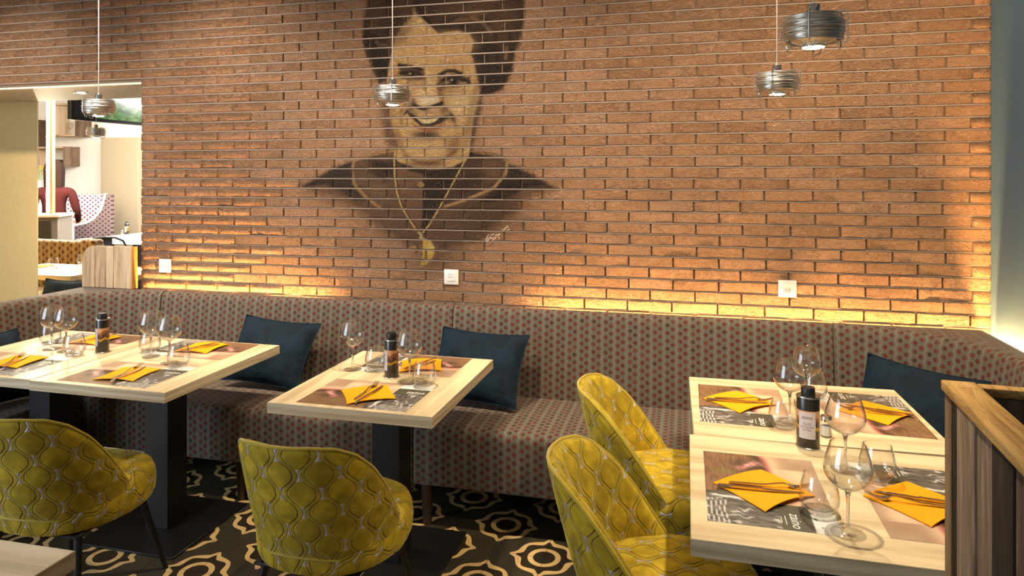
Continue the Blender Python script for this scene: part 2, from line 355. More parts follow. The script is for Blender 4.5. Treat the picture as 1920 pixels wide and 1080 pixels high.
# ------------------------------------------------------------------ mesh helpers
class MB:
    def __init__(s): s.v = []; s.f = []; s.uv = []; s.c = []
    def add(s, verts, faces, uvs=None, cols=None):
        b = len(s.v)
        s.v += [tuple(p) for p in verts]
        s.f += [tuple(i + b for i in f) for f in faces]
        s.uv += list(uvs) if uvs is not None else [(0, 0)] * len(verts)
        if cols is not None: s.c += list(cols)
        return s
    def box(s, x0, x1, y0, y1, z0, z1):
        v = [(x0, y0, z0), (x1, y0, z0), (x1, y1, z0), (x0, y1, z0), (x0, y0, z1), (x1, y0, z1), (x1, y1, z1), (x0, y1, z1)]
        return s.add(v, [(3, 2, 1, 0), (4, 5, 6, 7), (0, 1, 5, 4), (1, 2, 6, 5), (2, 3, 7, 6), (3, 0, 4, 7)])
    def bbox(s, x0, x1, y0, y1, z0, z1, b=0.004, seg=2):
        bm = bmesh.new(); bmesh.ops.create_cube(bm, size=1.0)
        for v in bm.verts:
            v.co = ((x0 + x1) / 2 + v.co.x * (x1 - x0), (y0 + y1) / 2 + v.co.y * (y1 - y0), (z0 + z1) / 2 + v.co.z * (z1 - z0))
        bmesh.ops.bevel(bm, geom=list(bm.edges), offset=b, segments=seg, affect='EDGES', profile=0.5)
        bm.verts.ensure_lookup_table(); bm.verts.index_update()
        s.add([v.co.copy() for v in bm.verts], [[v.index for v in f.verts] for f in bm.faces]); bm.free(); return s
    def tube(s, path, r, k=6, closed=False, cap=True):
        path = [Vector(p) for p in path]; m = len(path)
        rs = r if isinstance(r, (list, tuple)) else [r] * m
        b = len(s.v); vs = []
        up = None
        for i, p in enumerate(path):
            if closed: t = path[(i + 1) % m] - path[i - 1]
            else: t = path[min(i + 1, m - 1)] - path[max(i - 1, 0)]
            t = t.normalized() if t.length > 1e-9 else Vector((0, 0, 1))
            if up is None: up = Vector((0, 0, 1)) if abs(t.z) < 0.9 else Vector((1, 0, 0))
            a = (up - t * up.dot(t))
            a = a.normalized() if a.length > 1e-6 else t.orthogonal().normalized()
            up = a; c = t.cross(a)
            for j in range(k):
                q = 2 * PI * j / k
                vs.append(p + (a * math.cos(q) + c * math.sin(q)) * rs[i])
        fs = []
        for i in range(m if closed else m - 1):
            i2 = (i + 1) % m
            for j in range(k):
                fs.append((i * k + j, i * k + (j + 1) % k, i2 * k + (j + 1) % k, i2 * k + j))
        if cap and not closed:
            fs.append(tuple(reversed(range(k)))); fs.append(tuple((m - 1) * k + j for j in range(k)))
        return s.add(vs, fs)
    def lathe(s, prof, k=32, c=(0, 0, 0), ex=1.0, ey=1.0, cap0=False, cap1=False):
        vs = []; us = []
        for (r, z) in prof:
            for j in range(k):
                q = 2 * PI * j / k
                vs.append((c[0] + r * math.cos(q) * ex, c[1] + r * math.sin(q) * ey, c[2] + z)); us.append((j / k, z))
        fs = []
        for i in range(len(prof) - 1):
            for j in range(k):
                fs.append((i * k + j, i * k + (j + 1) % k, (i + 1) * k + (j + 1) % k, (i + 1) * k + j))
        if cap0: fs.append(tuple(reversed(range(k))))
        if cap1: fs.append(tuple((len(prof) - 1) * k + j for j in range(k)))
        return s.add(vs, fs, us)
    def grid(s, nu, nv, fn, closed_u=False):
        vs = []; us = []; cl = []
        for i in range(nu):
            for j in range(nv):
                r = fn(i / (nu if closed_u else nu - 1), j / (nv - 1))
                vs.append(r[0]); us.append(r[1] if len(r) > 1 else (0, 0))
                if len(r) > 2: cl.append(r[2])
        fs = []
        for i in range(nu if closed_u else nu - 1):
            for j in range(nv - 1):
                a, b = i, (i + 1) % nu
                fs.append((a * nv + j, b * nv + j, b * nv + j + 1, a * nv + j + 1))
        return s.add(vs, fs, us, cl or None)
    def prism(s, poly, z0, z1, bevel=0.0, seg=2):
        bm = bmesh.new()
        vs = [bm.verts.new((p[0], p[1], z0)) for p in poly]
        f = bm.faces.new(vs)
        r = bmesh.ops.extrude_face_region(bm, geom=[f])
        for v in [g for g in r['geom'] if isinstance(g, bmesh.types.BMVert)]: v.co.z = z1
        bmesh.ops.recalc_face_normals(bm, faces=list(bm.faces))
        if bevel: bmesh.ops.bevel(bm, geom=[e for e in bm.edges if e.is_manifold], offset=bevel, segments=seg, affect='EDGES', profile=0.5)
        bm.verts.index_update()
        s.add([v.co.copy() for v in bm.verts], [[v.index for v in f.verts] for f in bm.faces]); bm.free(); return s
    def xf(s, mat):
        s.v = [tuple(mat @ Vector(p)) for p in s.v]; return s
    def mesh(s, name, mat=None, smooth=True, ang=40, fixn=False):
        me = bpy.data.meshes.new(name)
        me.from_pydata(s.v, [], s.f)
        if fixn:
            bm = bmesh.new(); bm.from_mesh(me); bmesh.ops.recalc_face_normals(bm, faces=list(bm.faces)); bm.to_mesh(me); bm.free()
        if any(u != (0, 0) for u in s.uv[:400]) or any(u != (0, 0) for u in s.uv[-50:]):
            uvl = me.uv_layers.new(name='UVMap')
            li = np.empty(len(me.loops), dtype=np.int32); me.loops.foreach_get('vertex_index', li)
            uvl.data.foreach_set('uv', np.array(s.uv, dtype=np.float32)[li].ravel())
        if s.c:
            a = me.attributes.new('col', 'FLOAT_COLOR', 'POINT')
            a.data.foreach_set('color', np.array([(*c, 1.0) for c in s.c], dtype=np.float32).ravel())
        if mat: me.materials.append(mat)
        if smooth and len(me.polygons):
            me.polygons.foreach_set('use_smooth', [True] * len(me.polygons))
            try: me.set_sharp_from_angle(angle=math.radians(ang))
            except Exception: pass
        me.update(); return me
    def obj(s, name, mat, parent=None, loc=(0, 0, 0), **kw):
        o = bpy.data.objects.new(name, s.mesh(name, mat, **kw)); C.objects.link(o)
        o.location = loc
        if parent: o.parent = parent
        return o

def tag(o, label=None, cat=None, group=None, kind=None):
    if label: o['label'] = label
    if cat: o['category'] = cat
    if group: o['group'] = group
    if kind: o['kind'] = kind
    return o
def thing(name, label, cat, loc=(0, 0, 0), rz=0.0, group=None):
    o = bpy.data.objects.new(name, None); C.objects.link(o)
    o.empty_display_size = 0.05
    o.location = loc; o.rotation_euler = (0, 0, rz)
    return tag(o, label, cat, group)
def copy_tree(o, parent=None):
    c = o.copy(); C.objects.link(c)
    if parent: c.parent = parent
    for ch in list(o.children): copy_tree(ch, c)
    return c
def dup(o, loc, rz, label):
    c = copy_tree(o); c.location = loc; c.rotation_euler = (0, 0, rz); c['label'] = label
    return c
def text_mb(txt, size, shear=0.0):
    cu = bpy.data.curves.new('text', 'FONT'); cu.body = txt; cu.size = size; cu.align_x = 'CENTER'; cu.align_y = 'CENTER'
    cu.shear = shear; cu.resolution_u = 3
    o = bpy.data.objects.new('text', cu); C.objects.link(o)
    me = o.to_mesh(); mb = MB()
    mb.add([v.co.copy() for v in me.vertices], [list(p.vertices) for p in me.polygons])
    o.to_mesh_clear(); bpy.data.objects.remove(o); bpy.data.curves.remove(cu)
    return mb

# ------------------------------------------------------------------ the setting
WY = 3.60                      # brick faces
XL, XR, LZ, CZ = -3.32, 1.354, 2.20, 3.0
struct = lambda o: tag(o, kind='structure')

wall = struct(MB().box(XL + 0.006, XR, WY + 0.0105, 4.25, 0, CZ).box(-7.2, XL + 0.006, WY + 0.0105, 4.25, LZ + 0.004, CZ)
              .obj('wall_back', plain('wall_backing', (104, 84, 66), .9), smooth=False))
wall['label'] = 'brick wall with a portrait mural and a wide opening at the left'
struct(MB().box(-7.2, XL + 0.006, WY + 0.02, 4.25, LZ - 0.012, LZ + 0.004).obj('trim_1', plain('lit_cream_paint', (246, 228, 192), .6), smooth=False))['label'] = 'cream underside of the opening'  # paler copy of the cream, lamp light on the underside put into its colour
struct(MB().box(XR + 0.002, XR + 0.2, -1.0, 4.2, 0, CZ).obj('wall_right', MT['blue'], smooth=False))['label'] = 'slate blue painted side wall'
struct(MB().prism([(-7.2, 4.252), (-4.895, 4.252), (-4.95, 4.31), (-7.2, 4.31)], 0, CZ).obj('wall_left', MT['cream'], smooth=False))['label'] = 'cream painted pillar wall left of the opening'
struct(MB().box(-11.5, 3.0, -0.4, 11.0, CZ, CZ + 0.1).obj('ceiling', MT['ceil'], smooth=False))
floor = struct(MB().box(-11.5, 3.0, -2.0, 11.0, -0.15, -0.008).obj('floor', MT['grout'], smooth=False))
struct(MB().box(-11.5, -5.6, 9.5, 9.7, 0, CZ).box(-5.6, -4.6, 9.5, 9.7, 2.26, CZ).box(-4.6, 1.0, 9.5, 9.7, 0, CZ).obj('wall_far', MT['white'], smooth=False))
struct(MB().box(-11.5, -11.3, 4.2, 9.5, 0, CZ).obj('wall_far_side', MT['white'], smooth=False))

# floor tiles
TS = 0.2245; T0 = (-1.03, 2.826)
tile_me = []
for par in (0, 1):
    mb = MB(); e = TS / 2 - 0.0007; zz = 0.0
    # the tile touches motif centres at two opposite corners
    def tuv(x, y, par=par):
        sx = 1 if par == 0 else -1
        c1 = (-TS / 2 * sx, -TS / 2); c2 = (TS / 2 * sx, TS / 2)
        return c1, c2
    c1, c2 = tuv(0, 0)
    NN = 2
    # two triangles split along the diagonal between the motifs, so each half folds to its own centre
    sx = 1 if par == 0 else -1
    A_, B_, C_, D_ = (-e * sx, -e), (e * sx, -e), (e * sx, e), (-e * sx, e)
    for tri, c in (((A_, B_, D_), c1), ((B_, C_, D_), c2)):
        mb.add([(p[0], p[1], 0) for p in tri], [(0, 1, 2) if sx > 0 else (2, 1, 0)], [(p[0] - c[0], p[1] - c[1]) for p in tri])
    ring = [A_, B_, C_, D_]
    for i in range(4):
        p, q = ring[i], ring[(i + 1) % 4]
        mb.add([(p[0], p[1], 0), (q[0], q[1], 0), (q[0], q[1], -0.012), (p[0], p[1], -0.012)], [(3, 2, 1, 0) if sx > 0 else (0, 1, 2, 3)], [(0.17, 0.17)] * 4)
    tile_me.append(mb.mesh('tile', MT['tile'], smooth=False))
for i in range(-13, 10):
    for j in range(-7, 4):
        x, y = T0[0] + (i + 0.5) * TS, T0[1] + (j + 0.5) * TS
        if y > 3.55 or x > XR - 0.1: continue
        o = bpy.data.objects.new('tile', tile_me[(i + j) % 2]); C.objects.link(o)
        o.parent = floor; o.location = (x, y, random.uniform(-0.0006, 0.0006))

# ------------------------------------------------------------------ portrait painted on the bricks (a flat print, laid out on the wall)
def sdpoly(P, pts):
    pts = np.array(pts, float); d = np.full(len(P), 1e9); s = np.ones(len(P))
    m = len(pts); j = m - 1
    for i in range(m):
        e = pts[j] - pts[i]; wv_ = P - pts[i]
        t = np.clip((wv_ @ e) / (e @ e + 1e-12), 0, 1)
        b = wv_ - t[:, None] * e
        d = np.minimum(d, (b * b).sum(1))
        c1 = P[:, 1] >= pts[i][1]; c2 = P[:, 1] < pts[j][1]; c3 = e[0] * wv_[:, 1] > e[1] * wv_[:, 0]
        flip = (c1 & c2 & c3) | (~c1 & ~c2 & ~c3)
        s[flip] *= -1; j = i
    return s * np.sqrt(d)
def sdline(P, pts):
    pts = np.array(pts, float); d = np.full(len(P), 1e9)
    for i in range(len(pts) - 1):
        e = pts[i + 1] - pts[i]; wv_ = P - pts[i]
        t = np.clip((wv_ @ e) / (e @ e + 1e-12), 0, 1)
        b = wv_ - t[:, None] * e
        d = np.minimum(d, (b * b).sum(1))
    return np.sqrt(d)
def sstep(a, b, x):
    t = np.clip((x - a) / (b - a), 0, 1); return t * t * (3 - 2 * t)
def vnoise(P, sc, seed):
    q = P / sc; i = np.floor(q).astype(int); f = q - i; f = f * f * (3 - 2 * f)
    def h(a, b): return ((np.sin(a * 127.1 + b * 311.7 + seed * 74.7) * 43758.5453) % 1.0)
    return (h(i[:, 0], i[:, 1]) * (1 - f[:, 0]) + h(i[:, 0] + 1, i[:, 1]) * f[:, 0]) * (1 - f[:, 1]) + \
           (h(i[:, 0], i[:, 1] + 1) * (1 - f[:, 0]) + h(i[:, 0] + 1, i[:, 1] + 1) * f[:, 0]) * f[:, 1]

DK, BR, MD, FC, FL = (28, 20, 18), (56, 39, 29), (100, 72, 48), (206, 168, 114), (228, 198, 146)
OPS = [
    ('p', [(778, -105), (740, -92), (710, -60), (692, -20), (684, 30), (683, 80), (698, 128), (712, 156), (728, 150), (733, 107), (742, 73), (753, 51), (775, 31), (780, -20)], 5, BR, .93),
    ('p', [(775, -105), (778, 20), (789, 33), (811, 53), (822, 64), (840, 60), (858, 57), (880, 64), (889, 78), (882, 100), (889, 120), (893, 140), (900, 158), (899, 178), (915, 178), (942, 169), (962, 133), (966, 100), (975, 78), (984, 33), (984, 0), (970, -45), (930, -82), (870, -104), (820, -110)], 5, BR, .92),
    ('e', 700, 20, 18, 60, .1, 16, MD, .55), ('e', 760, 5, 18, 26, .3, 12, MD, .5),
    ('p', [(684, 70), (690, 60), (715, 70), (735, 90), (728, 145), (712, 157), (698, 130)], 8, DK, .85),
    ('l', [(706, 78), (712, 86), (722, 84)], 3, 4, (120, 100, 80), .6),
    ('l', [(686, 40), (683, 75), (690, 105)], 4, 5, DK, .8),
    ('l', [(779, 5), (790, 28), (812, 50), (823, 62)], 6, 6, DK, .9),
    ('p', [(812, 48), (825, 62), (850, 56), (880, 60), (868, 42), (840, 36)], 6, DK, .88),
    ('e', 900, 14, 60, 14, -.1, 14, MD, .7), ('e', 945, 40, 22, 34, .2, 16, MD, .6), ('e', 880, 30, 30, 7, -.35, 8, (134, 98, 66), .6),
    ('l', [(836, 40), (862, 30), (884, 32)], 3, 4, DK, .7), ('l', [(884, 33), (905, 42), (920, 60)], 3, 4, (150, 116, 84), .5),
    ('p', [(889, 80), (884, 98), (890, 135), (900, 158), (905, 150), (925, 90), (905, 70)], 8, DK, .85),
    ('p', [(892, 122), (925, 118), (960, 120), (950, 150), (930, 172), (905, 178), (899, 160)], 8, DK, .9),
    ('l', [(930, 60), (928, 90), (934, 115)], 4, 6, DK, .7), ('l', [(955, 60), (960, 95), (956, 125)], 4, 6, DK, .6), ('l', [(950, 90), (948, 110)], 3, 4, (150, 120, 92), .5),
    # dark backdrop behind the neck, dress and shoulders
    ('p', [(728, 150), (712, 170), (716, 230), (724, 268), (742, 284), (752, 276), (738, 242), (730, 200)], 8, (70, 46, 38), .65),
    ('p', [(897, 180), (905, 195), (898, 230), (890, 262), (882, 285), (880, 250)], 6, BR, .75),
    ('p', [(568, 350), (600, 330), (625, 315), (664, 300), (700, 290), (742, 290), (880, 275), (940, 294), (955, 308), (997, 326), (1044, 356), (1010, 366), (985, 372), (970, 400), (930, 420), (905, 452), (830, 470), (760, 460), (700, 420), (670, 392), (640, 372)], 12, (72, 52, 44), .72),
    ('e', 790, 420, 90, 48, 0, 46, (84, 60, 48), .55), ('e', 640, 370, 50, 22, .3, 22, (80, 56, 46), .55), ('e', 930, 400, 60, 36, 0, 30, BR, .55), ('e', 812, 490, 40, 22, 0, 22, DK, .5),
    ('p', [(568, 350), (600, 330), (625, 315), (664, 301), (660, 328), (666, 354), (690, 378), (668, 376), (640, 360), (610, 346)], 4, (38, 30, 32), .92),
    ('p', [(951, 306), (997, 326), (1044, 356), (1018, 350), (985, 352), (955, 372), (915, 382), (900, 378), (926, 354), (949, 328)], 5, (36, 28, 28), .9),
    ('p', [(664, 302), (706, 287), (742, 280), (742, 302), (745, 340), (752, 380), (758, 398), (716, 391), (687, 371), (664, 345), (660, 318)], 4, (96, 72, 54), .8),
    ('p', [(700, 300), (742, 300), (746, 330), (720, 340), (690, 322)], 9, DK, .75), ('e', 705, 352, 24, 12, .5, 10, (120, 92, 66), .5),
    ('p', [(883, 282), (940, 295), (951, 303), (948, 326), (925, 352), (872, 374), (833, 388), (828, 384), (846, 349), (870, 306)], 4, (70, 52, 44), .85),
    ('e', 922, 318, 24, 18, -.5, 12, (128, 96, 68), .55), ('e', 880, 340, 34, 16, -.5, 10, DK, .6),
    ('p', [(742, 296), (760, 308), (780, 315), (800, 318), (828, 318), (850, 312), (874, 298), (884, 276), (888, 288), (870, 306), (846, 350), (826, 387), (800, 424), (793, 430), (796, 330), (768, 322), (744, 308)], 3, (30, 23, 22), .93),
    ('p', [(742, 310), (770, 322), (794, 326), (794, 420), (784, 428), (760, 398), (748, 370)], 4, (112, 82, 62), .7),
    ('l', [(796, 326), (795, 380), (793, 428)], 3, 3, DK, .9), ('e', 815, 345, 16, 26, .3, 10, DK, .8),
    ('l', [(664, 301), (706, 288), (740, 282)], 3, 3, (168, 128, 82), .8), ('l', [(663, 302), (660, 320), (664, 345), (687, 371), (717, 392)], 2.5, 3, (170, 132, 88), .8),
    ('l', [(884, 283), (940, 295), (951, 304)], 2, 2.5, (160, 122, 78), .75), ('l', [(951, 304), (948, 326), (926, 352), (873, 375), (834, 387)], 2.6, 3, (184, 146, 100), .85),
    # face and neck
    ('p', [(742, 73), (753, 51), (775, 31), (789, 33), (811, 53), (822, 64), (840, 60), (858, 58), (880, 65), (888, 78), (882, 100), (889, 120), (895, 150), (897, 182), (889, 210), (884, 242), (880, 285), (874, 299), (850, 312), (828, 317), (800, 317), (780, 314), (760, 308), (742, 300), (745, 284), (747, 272), (737, 242), (730, 200), (726, 160), (727, 142), (733, 107)], 2.5, FC, .92),
    ('e', 815, 84, 56, 20, 0, 18, (206, 160, 106), .6), ('e', 870, 190, 20, 30, .1, 12, FL, .6), ('e', 860, 120, 26, 12, 0, 10, (190, 140, 96), .5),
    ('e', 748, 215, 14, 30, -.15, 10, (190, 150, 96), .6), ('e', 745, 258, 7, 22, -.35, 7, (120, 76, 52), .6),
    ('e', 742, 150, 10, 34, 0, 9, (178, 120, 84), .55), ('e', 753, 62, 12, 22, .5, 9, MD, .6),
    ('e', 800, 170, 14, 30, 0, 10, FL, .55), ('e', 812, 130, 18, 24, 0, 10, (198, 156, 100), .5),
    # left eye
    ('p', [(749, 121), (772, 124), (793, 130), (797, 148), (780, 149), (758, 146), (746, 138)], 5, (64, 44, 34), .85),
    ('l', [(748, 122), (768, 124), (792, 131)], 4, 3, DK, .95), ('l', [(752, 138), (768, 134), (786, 137), (794, 143)], 3.4, 3, DK, .95),
    ('e', 772, 139, 6, 4.5, 0, 2.5, (18, 14, 14), .95), ('e', 769, 138, 2, 1.6, 0, 1.5, (186, 168, 120), .9), ('l', [(752, 146), (772, 150), (792, 148)], 2.5, 3, (92, 62, 46), .7), ('e', 782, 158, 18, 6, 0, 7, (146, 104, 72), .5),
    # right eye
    ('p', [(820, 148), (834, 142), (856, 140), (880, 146), (882, 156), (862, 163), (838, 166), (824, 172), (818, 160)], 5, (78, 54, 40), .8),
    ('l', [(822, 142), (838, 133), (852, 133), (866, 139)], 5, 4, (40, 28, 24), .95), ('l', [(830, 150), (846, 145), (862, 147), (880, 154)], 3.6, 3, DK, .95),
    ('e', 850, 152, 7.5, 6, 0, 2.5, (18, 14, 14), .97), ('e', 847, 150, 1.8, 1.5, 0, 1.3, (190, 178, 150), .9), ('l', [(834, 158), (846, 161), (866, 160), (880, 156)], 2, 2.5, DK, .7),
    ('e', 868, 157, 7, 2.6, -.1, 2.5, (196, 166, 124), .7), ('e', 838, 155, 4, 2.4, 0, 2.5, (176, 150, 116), .6), ('e', 848, 172, 30, 6, 0, 7, (150, 112, 78), .55), ('p', [(862, 146), (884, 142), (880, 152), (866, 152)], 4, DK, .7),
    # nose
    ('p', [(819, 158), (825, 160), (829, 178), (832, 194), (824, 200), (822, 182)], 4, (120, 84, 58), .75),
    ('p', [(772, 184), (778, 180), (782, 196), (772, 204), (764, 206)], 5, (96, 66, 48), .75),
    ('e', 803, 190, 20, 10, 0, 5, (224, 196, 158), .8), ('e', 790, 182, 10, 6, .3, 5, (214, 180, 134), .6),
    ('l', [(776, 196), (786, 202), (797, 204), (808, 200), (820, 196), (830, 192)], 3.4, 3, (44, 30, 28), .9), ('e', 818, 198, 8, 3.5, -.2, 3, DK, .85), ('e', 785, 201, 6, 3, .3, 3, DK, .75),
    ('e', 808, 209, 22, 5, 0, 4, (176, 138, 106), .75), ('e', 772, 210, 10, 6, .5, 6, (90, 62, 46), .6), ('e', 832, 205, 6, 10, .1, 5, (70, 46, 36), .6),
    # mouth
    ('p', [(760, 207), (770, 212), (784, 219), (800, 221), (820, 220), (836, 216), (848, 217), (838, 224), (826, 232), (806, 238), (788, 236), (776, 226), (766, 216)], 2.5, (44, 30, 28), .95),
    ('p', [(781, 222), (800, 223.5), (822, 221.5), (816, 228), (804, 232), (792, 231)], 1.6, (226, 206, 152), .97),
    ('l', [(790, 223), (791, 230)], .6, .8, (150, 126, 90), .5), ('l', [(800, 224), (800, 231)], .6, .8, (150, 126, 90), .5), ('l', [(810, 223), (809, 230)], .6, .8, (150, 126, 90), .5),
    ('p', [(772, 232), (786, 237), (806, 239), (826, 234), (832, 228), (828, 242), (806, 247), (784, 244)], 3, (168, 96, 66), .8),
    ('e', 798, 252, 24, 6, 0, 6, (76, 52, 42), .8), ('e', 800, 262, 30, 6, 0, 8, (140, 104, 74), .5),
    ('l', [(758, 196), (752, 212), (752, 232)], 2.5, 4, (132, 92, 62), .6), ('l', [(838, 204), (848, 218), (856, 238)], 3.4, 5, (112, 78, 54), .65), ('e', 846, 222, 10, 6, .3, 6, (84, 56, 44), .6),
    ('e', 800, 278, 36, 12, 0, 10, (210, 176, 124), .6), ('e', 852, 272, 12, 22, .5, 9, (134, 90, 62), .7), ('l', [(752, 276), (760, 292), (780, 302), (806, 305), (834, 298), (856, 282)], 3, 5, (120, 82, 58), .7),
    ('e', 800, 307, 34, 5, 0, 5, (112, 76, 58), .8), ('e', 868, 268, 6, 26, .1, 6, (186, 152, 100), .5), ('e', 752, 292, 7, 12, 0, 5, (190, 154, 106), .6),
    ('e', 803, 187, 17, 7, 0, 4, (236, 214, 178), .75), ('l', [(779, 200), (790, 205), (800, 206)], 1.6, 2, (30, 20, 20), .8), ('e', 822, 197, 7, 3, -.3, 2.5, (26, 18, 18), .85),
    ('e', 880, 225, 7, 40, .12, 7, (120, 84, 58), .5), ('e', 892, 165, 5, 26, 0, 5, (128, 90, 62), .5), ('e', 735, 185, 6, 30, 0, 6, (124, 88, 62), .5),
    ('e', 860, 196, 16, 18, 0, 10, (226, 190, 136), .5), ('e', 768, 172, 16, 12, 0, 8, (206, 158, 110), .5), ('l', [(792, 134), (797, 148), (796, 168)], 2.5, 4, (132, 94, 66), .6),
    ('l', [(764, 208), (758, 214)], 2.5, 2.5, (36, 24, 22), .8), ('l', [(846, 215), (851, 221)], 3, 3, (44, 30, 26), .8), ('e', 800, 253, 17, 4, 0, 4, (52, 34, 28), .7),
    # buttons, chain, medal
    ('e', 789, 347, 6.5, 5.5, 0, 1.2, (168, 134, 88), .9), ('l', [(783, 350), (789, 354), (796, 350)], 1.5, 2, DK, .7), ('e', 776, 466, 7, 5.5, 0, 1.5, (176, 142, 96), .85), ('l', [(782, 462), (784, 468), (780, 473)], 2, 2, DK, .7),
    ('l', [(741, 284), (739, 300), (740, 331), (744, 360), (752, 386), (766, 410), (780, 431)], 1.5, 1.2, (212, 180, 108), .95), ('l', [(743, 300), (743, 332), (748, 362), (756, 388), (770, 412)], 1.2, 1.5, DK, .5),
    ('l', [(879, 284), (878, 293), (869, 306), (846, 349), (826, 386), (806, 420), (793, 436)], 1.5, 1.2, (208, 178, 110), .95),
    ('l', [(786, 436), (790, 442), (788, 448), (794, 448)], 3, 2, (196, 178, 136), .9),
    ('p', [(793, 446), (807, 451), (815, 464), (814, 478), (806, 490), (798, 496), (788, 497), (792, 480), (792, 466)], 1.5, (206, 172, 88), .97),
    ('e', 806, 466, 6, 8, 0, 5, (228, 200, 122), .7), ('e', 797, 482, 4, 12, .2, 4, (164, 130, 60), .6), ('l', [(792, 450), (791, 480)], 1, 1.5, (110, 82, 40), .6),
]
def paint(P):
    col = np.zeros((len(P), 3)); al = np.zeros(len(P))
    nz = vnoise(P, 3.0, 1) * 0.6 + vnoise(P, 7.0, 2) * 0.4
    for op in OPS:
        if op[0] == 'p':
            pts, soft, c, a = op[1:]; X = np.array(pts)
            lo, hi = X.min(0) - soft * 2, X.max(0) + soft * 2
        elif op[0] == 'l':
            pts, wd, soft, c, a = op[1:]; X = np.array(pts); lo, hi = X.min(0) - wd - soft * 2, X.max(0) + wd + soft * 2
        else:
            _, cx, cy, rx, ry, rot, soft, c, a = op; R_ = max(rx, ry) + soft * 2; lo, hi = np.array((cx - R_, cy - R_)), np.array((cx + R_, cy + R_))
        k = np.where((P[:, 0] > lo[0]) & (P[:, 0] < hi[0]) & (P[:, 1] > lo[1]) & (P[:, 1] < hi[1]))[0]
        if not len(k): continue
        Q = P[k]
        if op[0] == 'p': m = sstep(soft, -soft, sdpoly(Q, pts) + (nz[k] - 0.5) * soft * 0.8)
        elif op[0] == 'l': m = sstep(wd * .6 + soft, wd * .6 - soft * .5, sdline(Q, pts))
        else:
            dx, dy = Q[:, 0] - cx, Q[:, 1] - cy
            X_, Y_ = dx * math.cos(rot) + dy * math.sin(rot), -dx * math.sin(rot) + dy * math.cos(rot)
            q = np.sqrt((X_ / rx) ** 2 + (Y_ / ry) ** 2) - 1
            m = sstep(soft, -soft, q * min(rx, ry))
        m = m * min(1.0, a * 1.12) * (0.90 + 0.26 * nz[k]).clip(0, 1.0)
        cl = np.array(lin(c))
        na = al[k] + m * (1 - al[k])
        col[k] = (col[k] * (al[k] * (1 - m))[:, None] + cl * m[:, None]) / np.maximum(na, 1e-6)[:, None]
        al[k] = na
    return col * (0.82 + 0.36 * nz)[:, None], al

# ------------------------------------------------------------------ bricks
BL, BH, JT = 0.2247, 0.0573, 0.0054
xj0 = aty(1821.75, 332, WY).x; z0row = 1.649
bricks = []           # x0, x1, z0, z1
for k in range(-16, 25):
    za, zb = z0row + k * BH, z0row + (k + 1) * BH
    if za > CZ - 0.01 or zb < 0.80: continue
    left = XL if za < LZ - 0.02 else -6.6
    off = (0.0 if k % 2 else 0.5) + random.uniform(-0.035, 0.035)
    i = math.floor((left - xj0) / BL - off) - 1
    while True:
        a = xj0 + (i + off) * BL; b = a + BL; i += 1
        if a > XR: break
        a2, b2 = max(a, left - 0.0), min(b, XR + 0.004)
        if b2 - a2 < 0.03: continue
        jx = random.uniform(-0.003, 0.003)
        bricks.append((a2 + (JT / 2 if a > left else -0.004 + random.uniform(-.003, .003)), b2 - (JT / 2 if b < XR else 0.0), za + JT / 2 + random.uniform(-.0008, .0008), min(zb, CZ) - JT / 2 + random.uniform(-.0008, .0008)))
bed = MB()
for k in range(-16, 25):
    za = z0row + k * BH
    if 0.8 < za < CZ - .01: bed.box((XL if za < LZ + .02 else -6.6) + .002, XR - .001, WY + .0030, WY + .0120, za - .0034, za + .0034)
tag(bed.obj('bed_joint', MT['mortar'], wall, smooth=False), kind='stuff')
def inmural(b):
    u0, v1 = proj(b[0], WY, b[2]); u1, v0_ = proj(b[1], WY, b[3])
    return u1 > 560 and u0 < 1056 and v0_ < 512
def pxarea(b):
    cx, cz = (b[0] + b[1]) / 2, (b[2] + b[3]) / 2
    u, v = proj(cx, WY, cz)
    if not (-20 < u < 1940 and -10 < v < 640): return 0
    Zc = -cx * sn + WY * cs
    return (b[1] - b[0]) * (b[3] - b[2]) / Zc ** 3
rest = [b for b in bricks if not inmural(b)]
mural = [b for b in bricks if inmural(b)]
rest.sort(key=lambda b: -pxarea(b))
single, field = rest[:300], rest[300:]
def brick_mesh(L, h, seed):
    r = random.Random(seed); mb = MB(); c = 0.0028; D = 0.016
    def jig(): return r.uniform(-0.0016, 0.0016)
    fr = []
    nx = 4
    top = [(-L / 2 + c + (L - 2 * c) * i / nx, -D + jig(), h / 2 - c + jig() * .6) for i in range(nx + 1)]
    bot = [(-L / 2 + c + (L - 2 * c) * i / nx, -D + jig(), -h / 2 + c + jig() * .6) for i in range(nx + 1)]
    ring = bot + top[::-1]
    back = [(-L / 2, 0, -h / 2), (L / 2, 0, -h / 2), (L / 2, 0, h / 2), (-L / 2, 0, h / 2)]
    v = ring + back; m = len(ring); f = []
    for i in range(nx): f.append((i, i + 1, m - 2 - i, m - 1 - i))
    f.append(tuple([m + 0, m + 1] + list(range(nx, -1, -1))))
    f.append((m + 1, m + 2, nx + 1, nx))
    f.append(tuple([m + 2, m + 3] + list(range(m - 1, nx, -1))))
    f.append((m + 3, m + 0, 0, m - 1))
    return mb.add(v, f).mesh('brick', MT['brick'], ang=70)
LF = BL - JT
variants = [brick_mesh(LF, BH - JT, s_) for s_ in range(12)]
for i, b in enumerate(single):
    L, h = b[1] - b[0], b[3] - b[2]
    me = variants[i % 12] if abs(L - LF) < 0.004 else brick_mesh(L, h, i + 50)
    o = bpy.data.objects.new('brick', me); C.objects.link(o); o.parent = wall
    o.location = ((b[0] + b[1]) / 2, WY + 0.016 + random.uniform(-0.0012, 0.0012), (b[2] + b[3]) / 2)
